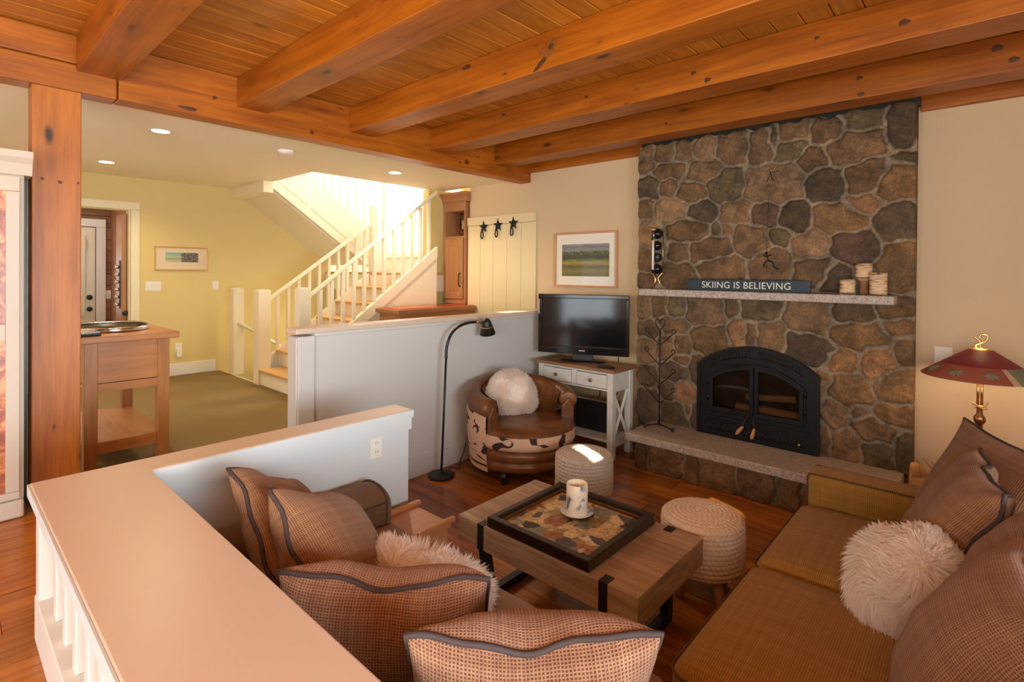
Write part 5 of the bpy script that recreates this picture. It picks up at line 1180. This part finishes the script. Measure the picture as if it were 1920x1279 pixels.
t = tag(MB().tube(bez([(-3.03, YB-.012, .545), (-3.03, YB-.05, .54), (-2.98, YB-.07, .44), (-2.93, 4.50, .36), (-2.90, 4.46, .25)], 8), .006, 7).tube([(-3.03, YB-.012, .545), (-3.03, YB-.045, .545)], .014, 8).build('power_cord', 'black'), 'black power cord plugged into the outlet under the television', 'cord')
t = tag(MB().tube(bez([(-2.72, 4.60, .86), (-2.70, 4.60, .60), (-2.74, 4.58, .46), (-2.80, 4.50, .35), (-2.86, 4.45, .22)], 8), .006, 7).build('power_cord', 'black'), 'black cord hanging down behind the console drawers', 'cord')
t = tag(MB().tube(bez([(-3.33, 4.20, 1.06), (-3.42, 4.22, 1.02), (-3.43, 4.27, .93), (-3.40, 4.42, .86), (-3.36, 4.55, .84)], 8), .007, 7).build('power_cord', 'black'), 'short black cable looping out behind the left side of the television', 'cord')

# ------------------------------------------------------------------ lamps
rl = thing('reading_lamp', 'slim black gooseneck floor lamp by the half wall', 'floor lamp', (-3.34, 2.84, 0))
MB().lathe([(0, 0), (.105, 0), (.11, .006), (.11, .018), (.10, .024), (.02, .028), (.012, .05), (0, .05)], (-3.335, 2.84, .001), 40).build('base', 'black', rl)
MB().tube([(-3.335, 2.84, .04), (-3.338, 2.885, .98)], .0095, 10).build('pole', 'black', rl)
MB().tube(bez([(-3.338, 2.885, .97), (-3.338, 2.892, 1.07), (-3.338, 2.935, 1.165), (-3.335, 3.01, 1.225), (-3.33, 3.11, 1.254), (-3.325, 3.215, 1.258)], 8), .0125, 10).build('gooseneck', 'black', rl)
hd = Matrix.Translation((-3.315, 3.335, 1.262)) @ Matrix.Rotation(math.radians(14), 4, 'X') @ Matrix.Rotation(math.radians(6), 4, 'Y')
MB().lathe([(.0, .018), (.028, .012), (.040, -.01), (.072, -.125), (.069, -.125), (.036, -.012), (0, 0)], n=32, Mx=hd, cap=False).build('lamp_shade', 'black', rl)
m = MB(); m.tube([(-3.325, 3.205, 1.258), (-3.32, 3.30, 1.25)], .011, 8); m.tube([hd @ Vector((.055*math.cos(a), .055*math.sin(a), -.055)) for a in np.linspace(0, 2*PI, 24)], .0035, 6); m.tube([hd @ Vector((0, 0, .015)), hd @ Vector((0, 0, .045))], .007, 8); m.build('brass_yoke', 'brass', rl)
t = tag(MB().tube(bez([(-3.36, 2.94, .012), (-3.38, 2.98, .03), (-3.40, 3.02, .012), (-3.36, 3.06, .008), (-3.42, 3.12, .02), (-3.45, 3.20, .10), (-3.465, 3.28, .30), (-3.475, 3.30, .43)], 8), .004, 6).build('lamp_cord', 'black'), 'thin black lamp cord running from the reading lamp base to the outlet', 'cord')
fl = thing('floor_lamp', 'brass floor lamp with a wide burgundy cone shade behind the sofa', 'floor lamp', (-.02, 4.34, 0))
lx, ly = -.025, 4.34
MB().lathe([(0, 0), (.14, 0), (.15, .012), (.13, .03), (.03, .045), (.02, .07)], (lx, ly, .001), 40).build('base', 'bronze', fl)
m = MB(); m.lathe([(.016, .06), (.016, .78), (.02, .785), (.028, .80), (.030, .815), (.028, .83), (.016, .845), (.014, .90)], (lx, ly, 0), 20); m.build('pole', 'bronze', fl)
m = MB(); m.tube([(lx-.009, ly, .88), (lx-.009, ly, 1.09)], .007, 8); m.tube([(lx+.009, ly, .88), (lx+.009, ly, 1.09)], .007, 8); m.tube(bez([(lx-.035, ly-.02, .915), (lx-.01, ly-.02, .90), (lx+.015, ly-.02, .885), (lx+.035, ly-.02, .89)], 5), .006, 6); m.tube(bez([(lx-.03, ly-.02, .88), (lx-.01, ly-.02, .895), (lx+.02, ly-.02, .90), (lx+.04, ly-.02, .93)], 5), .005, 6); m.build('twin_stem', 'brass', fl)
m = MB(); m.tube([(lx, ly, 1.08), (lx, ly, 1.245)], .005, 8)
m.tube([(lx+.052*math.cos(a), ly+.052*math.sin(a), 1.243) for a in np.linspace(0, 2*PI, 24, endpoint=False)], .004, 6, closed=True); m.tube([(lx-.052, ly, 1.243), (lx+.052, ly, 1.243)], .003, 6); m.build('shade_ring', 'brass', fl)
m = MB(); m.tube(bez([(lx-.02, ly, 1.245), (lx-.024, ly, 1.27), (lx, ly, 1.285), (lx+.03, ly, 1.305), (lx+.03, ly, 1.335), (lx+.005, ly, 1.34), (lx-.005, ly, 1.32)], 6), .0055, 7); m.tube(bez([(lx-.03, ly, 1.32), (lx-.012, ly, 1.305), (lx, ly, 1.285), (lx+.0, ly, 1.26), (lx+.022, ly, 1.247)], 6), .0055, 7); m.build('curl_finial', 'brass', fl)
o = MB().lathe([(.056, 1.240), (.185, 1.150), (.285, 1.078), (.288, 1.074)], (lx, ly, 0), 48, cap=False, mif=lambda i, k: 0 if i == 0 else (3 if k in (40, 10) else (2 if (k > 40 or k < 10) else 1))).build('lamp_shade', ['burgundy', 'rust', 'sage', 'tan'], fl)
o.modifiers.new('Solid', 'SOLIDIFY').thickness = .004
for a in (-2.05, -2.75, -1.35, .6):
    r, z = .235, 1.114; m = MB(); c = Vector((lx+r*math.cos(a), ly+r*math.sin(a), z)); tn = Vector((-math.sin(a), math.cos(a), 0)); up_ = Vector((-math.cos(a)*.81, -math.sin(a)*.81, .58)).normalized(); nn = tn.cross(up_); nn = nn if nn.dot(Vector((math.cos(a), math.sin(a), 0))) > 0 else -nn
    for k in range(8):
        b_ = PI*k/4; d_ = tn*math.cos(b_)+up_*math.sin(b_)*.8; m.tube([c+nn*.004, c+nn*.004+d_*.020, c+nn*.004+d_*.04], [.004, .006, .002], 6)
    m.sphere(c+nn*.008, .006, 6); m.build('star_motif', 'sage', fl)
MB().sphere((lx, ly+.03, 1.13), .03, 10).build('bulb', 'bulb', fl)

# ------------------------------------------------------------------ small things
t = thing('side_stool', 'small plain pine side table beside the left sofa arm', 'side table', (-2.21, 1.72, 0))
B(-2.37, -2.065, 1.60, 1.825, .365, .388, grain=1).build('tabletop', 'crate', t, bevel=.004)
for x in (-2.375, -2.085): B(x, x+.028, 1.585, 1.855, .388, .412, grain=1).build('cleat', 'crate', t, bevel=.006)
for x in (-2.365, -2.09): B(x, x+.022, 1.62, 1.805, .001, .364, grain=2).build('leg_panel', 'crate', t, bevel=.003)
B(-2.342, -2.091, 1.70, 1.72, .12, .18, grain=0).build('stretcher', 'crate', t)
bg = thing('paper_bag', 'open brown paper bag of kindling between chimney and sofa', 'bag', (-.19, 4.2, 0))
def bagp(u, v):
    a = 2*PI*u; k = 1+.05*math.sin(5*a+v*7)*v; r = .5/max(abs(math.cos(a)), abs(math.sin(a)))**.75
    return Vector((-.19+.34*r*math.cos(a)*k*(1-.06*v), 4.16+.26*r*math.sin(a)*k*(1+.05*v), .001+.47*v+.02*math.sin(3*a)*v))
MB().grid(bagp, 48, 12).build('bag_wall', 'paperbag', bg).modifiers.new('S', 'SOLIDIFY').thickness = .003
for k in range(7):
    a = k*.9; p = Vector((-.20+.07*math.cos(a), 4.14+.05*math.sin(a), .2)); MB().tube(bez([p, p+Vector((-.03*math.sin(a*2), .01, .2)), p+Vector((-.10+.03*k*.5, -.02*math.cos(a), .33+.02*math.sin(k)))], 4), .0022, 5).build('twig', 'twig', bg)
t = thing('end_table', 'wooden end table behind the sofa pillows at the right edge', 'end table', (.42, 4.2, 0))
B(.165, .66, 3.98, 4.46, .46, .485, grain=0).build('tabletop', 'crate', t, bevel=.005)
for x in (.19, .60):
    for y in (4.0, 4.40): B(x, x+.04, y, y+.04, .001, .459, grain=2).build('leg', 'crate', t, bevel=.003)
# ------------------------------------------------------------------ windows off-frame, lights, camera
def window(i, c, ax, w, h, power, col, spread=PI):
    o = thing('window_%d' % i, 'tall white framed window out of view, behind the camera side', 'window', c); o['kind'] = 'structure'; cx, cy, cz = c
    s = {'x-': (-1, 0), 'x+': (1, 0), 'y+': (0, 1)}[ax]
    def bx(a0, a1, d0, d1, z0, z1, **k):
        if ax[0] == 'x': e = sorted((cx+s[0]*d0, cx+s[0]*d1)); return MB().box(*e, cy+a0, cy+a1, cz+z0, cz+z1)
        e = sorted((cy+s[1]*d0, cy+s[1]*d1)); return MB().box(cx+a0, cx+a1, *e, cz+z0, cz+z1)
    bx(-w/2, w/2, .004, .008, -h/2, h/2).build('pane', 'daylight', o)
    m = MB()
    for q in ((-w/2-.08, -w/2, -h/2-.08, h/2+.08), (w/2, w/2+.08, -h/2-.08, h/2+.08), (-w/2, w/2, h/2, h/2+.08), (-w/2, w/2, -h/2-.08, -h/2), (-.02, .02, -h/2, h/2), (-w/2, w/2, -.02, .02)):
        b_ = bx(q[0], q[1], .003, .04, q[2], q[3]); m.add(b_.v, b_.f, b_.uv)
    m.build('window_frame', 'white', o)
    L = bpy.data.lights.new('window_light', 'AREA'); L.shape = 'RECTANGLE'; L.size = w; L.size_y = h; L.energy = power; L.color = col; L.spread = spread
    l = bpy.data.objects.new('window_light', L); COL.objects.link(l); l.location = (cx+s[0]*.06, cy+s[1]*.06, cz)
    l.rotation_euler = Vector((s[0], s[1], 0)).to_track_quat('-Z', 'Y').to_euler()
window(1, (FX1, .35, 1.40), 'x-', 2.2, 1.4, 105, (.80, .92, 1.0), 1.9)
window(2, (.6, -3.0, 1.75), 'y+', 2.4, 1.5, 105, (.97, .96, .96))
window(3, (HX, -2.15, 1.30), 'x+', 1.1, 1.5, 45, (.75, .90, 1.0))  # added out of view for a glow in the television screen
window(5, (-1.75, -3.0, 1.35), 'y+', 1.2, 1.7, 32, (.78, .90, 1.0))
def plight(name, loc, power, col, r=.05, spot=None):
    L = bpy.data.lights.new(name, 'SPOT' if spot else 'POINT'); L.energy = power; L.color = col; L.shadow_soft_size = r
    if spot: L.spot_size = math.radians(spot); L.spot_blend = .6
    o = bpy.data.objects.new(name, L); COL.objects.link(o); o.location = loc; return o
WARM = (1, .80, .50)
for i, (x, y) in enumerate([(-4.90, 1.235), (-6.75, 1.225), (-4.93, 3.49), (-5.2, -1.0), (-6.9, -1.0)]):  # last two added out of view over the kitchen, without fixtures
    plight('downlight_lamp', (x, y, 2.77), 95 if i == 2 else 50, WARM, .06, 150)
plight('stair_lower_lamp', (-7.0, 3.4, .9), 9, (1, .86, .55), .15)
plight('floor_lamp_bulb', (-.025, 4.34, 1.12), 7, (1, .68, .34), .04)
plight('floor_lamp_uplight', (-.025, 4.34, 1.26), .8, (1, .68, .34), .04)
# skylit upper stair hall
L = bpy.data.lights.new('skylight', 'AREA'); L.shape = 'RECTANGLE'; L.size = 1.9; L.size_y = 2.1; L.energy = 15; L.color = (1, .95, .86)
l = bpy.data.objects.new('skylight', L); COL.objects.link(l); l.location = (-6.5, 4.0, 5.55)
L = bpy.data.lights.new('stair_window_light', 'AREA'); L.shape = 'RECTANGLE'; L.size = 1.7; L.size_y = 2.2; L.energy = 115; L.color = (1, .95, .86)
l = bpy.data.objects.new('stair_window_light', L); COL.objects.link(l); l.location = (-6.5, 5.12, 3.9); l.rotation_euler = Vector((0, -1, -.15)).to_track_quat('-Z', 'Y').to_euler()
o = thing('window_4', 'bright tall window glowing across the stair well back wall', 'window', (-6.5, 5.19, 2.8)); o['kind'] = 'structure'
B(-7.50, -5.56, 5.185, 5.195, 2.0, 5.2).build('pane', 'daylight', o)  # pane enlarged; its glow stands for the overlit white wall
m = MB(); m.box(-7.58, -7.50, 5.16, 5.198, 1.92, 5.28); m.box(-5.56, -5.50, 5.16, 5.198, 1.92, 5.28); m.box(-7.50, -5.56, 5.16, 5.198, 1.92, 2.0); m.box(-7.50, -5.56, 5.16, 5.198, 5.2, 5.28); m.build('window_frame', 'white', o)
o = plight('cap_sun_spot', (-7.45, 4.30, 3.99), 4500, (1, .96, .88), .01, 4.2); o.rotation_euler = (Vector((-3.54, 3.92, 1.30))-o.location).to_track_quat('-Z', 'Y').to_euler(); o.data.spot_blend = .05  # added spot that throws the sun patch onto the half wall cap
# unseen point light brightening the dark mudroom, no fixture
plight('mudroom_fill', (-8.4, .9, 2.2), 14, (1, .86, .68), .1)
# added fill lights behind the camera (off frame), no fixture stands there
plight('room_fill', (1.2, -1.3, 1.8), 22, (1, .76, .46), .2)
plight('room_fill', (-1.6, -1.7, 1.8), 25, (1, .76, .46), .2)
for p, q, e in (((1.2, -.6, 1.5), (.0, 1.2, 3.05), 130), ((-1.4, -1.4, 1.5), (-2.2, .3, 3.05), 80)):  # added spots, out of view, brightening the joists and ceiling planks
    o = plight('ceiling_fill', p, e, (1, .80, .52), .12, 100); o.rotation_euler = (Vector(q)-Vector(p)).to_track_quat('-Z', 'Y').to_euler()
sun = bpy.data.lights.new('sun', 'SUN'); sun.energy = 40; sun.angle = .006; sun.color = (1, .95, .85)
so = bpy.data.objects.new('sun', sun); COL.objects.link(so)
src = Vector((FX1+.06, 1.125, 2.45)); dst = Vector((-2.05, 3.10, .44)); so.rotation_euler = (dst-src).to_track_quat('-Z', 'Y').to_euler(); so.location = src+(src-dst)*.3
w = bpy.data.worlds.new('sky'); S.world = w; w.use_nodes = True; w.node_tree.nodes['Background'].inputs[0].default_value = (.65, .80, 1, 1); w.node_tree.nodes['Background'].inputs[1].default_value = .4

cam = bpy.data.cameras.new('camera'); cam.sensor_width = 36; cam.lens = 986.3/1920*36; cam.shift_y = -123.0/1920; cam.clip_start = .03
co = bpy.data.objects.new('camera', cam); COL.objects.link(co); S.camera = co
yaw, pitch, roll = .734464, .0068417, .0077483
cyw, syw = math.cos(yaw), math.sin(yaw); r0 = Vector((cyw, syw, 0)); f0 = Vector((-syw, cyw, 0)); u0 = Vector((0, 0, 1))
f2 = f0*math.cos(pitch)-u0*math.sin(pitch); u2 = u0*math.cos(pitch)+f0*math.sin(pitch)
r3 = r0*math.cos(roll)+u2*math.sin(roll); u3 = u2*math.cos(roll)-r0*math.sin(roll)
co.matrix_world = Matrix(((r3.x, u3.x, -f2.x, 0), (r3.y, u3.y, -f2.y, 0), (r3.z, u3.z, -f2.z, 1.70), (0, 0, 0, 1)))
vs = S.view_settings; vs.view_transform = 'Standard'; vs.look = 'None'; vs.gamma = 1; vs.use_curve_mapping = False; vs.exposure = -0.08
S.cycles.max_bounces = 12; S.cycles.diffuse_bounces = 8; S.cycles.transmission_bounces = 10; S.cycles.transparent_max_bounces = 16; S.cycles.sample_clamp_indirect = 8
try: S.cycles.use_denoising = True
except Exception: pass
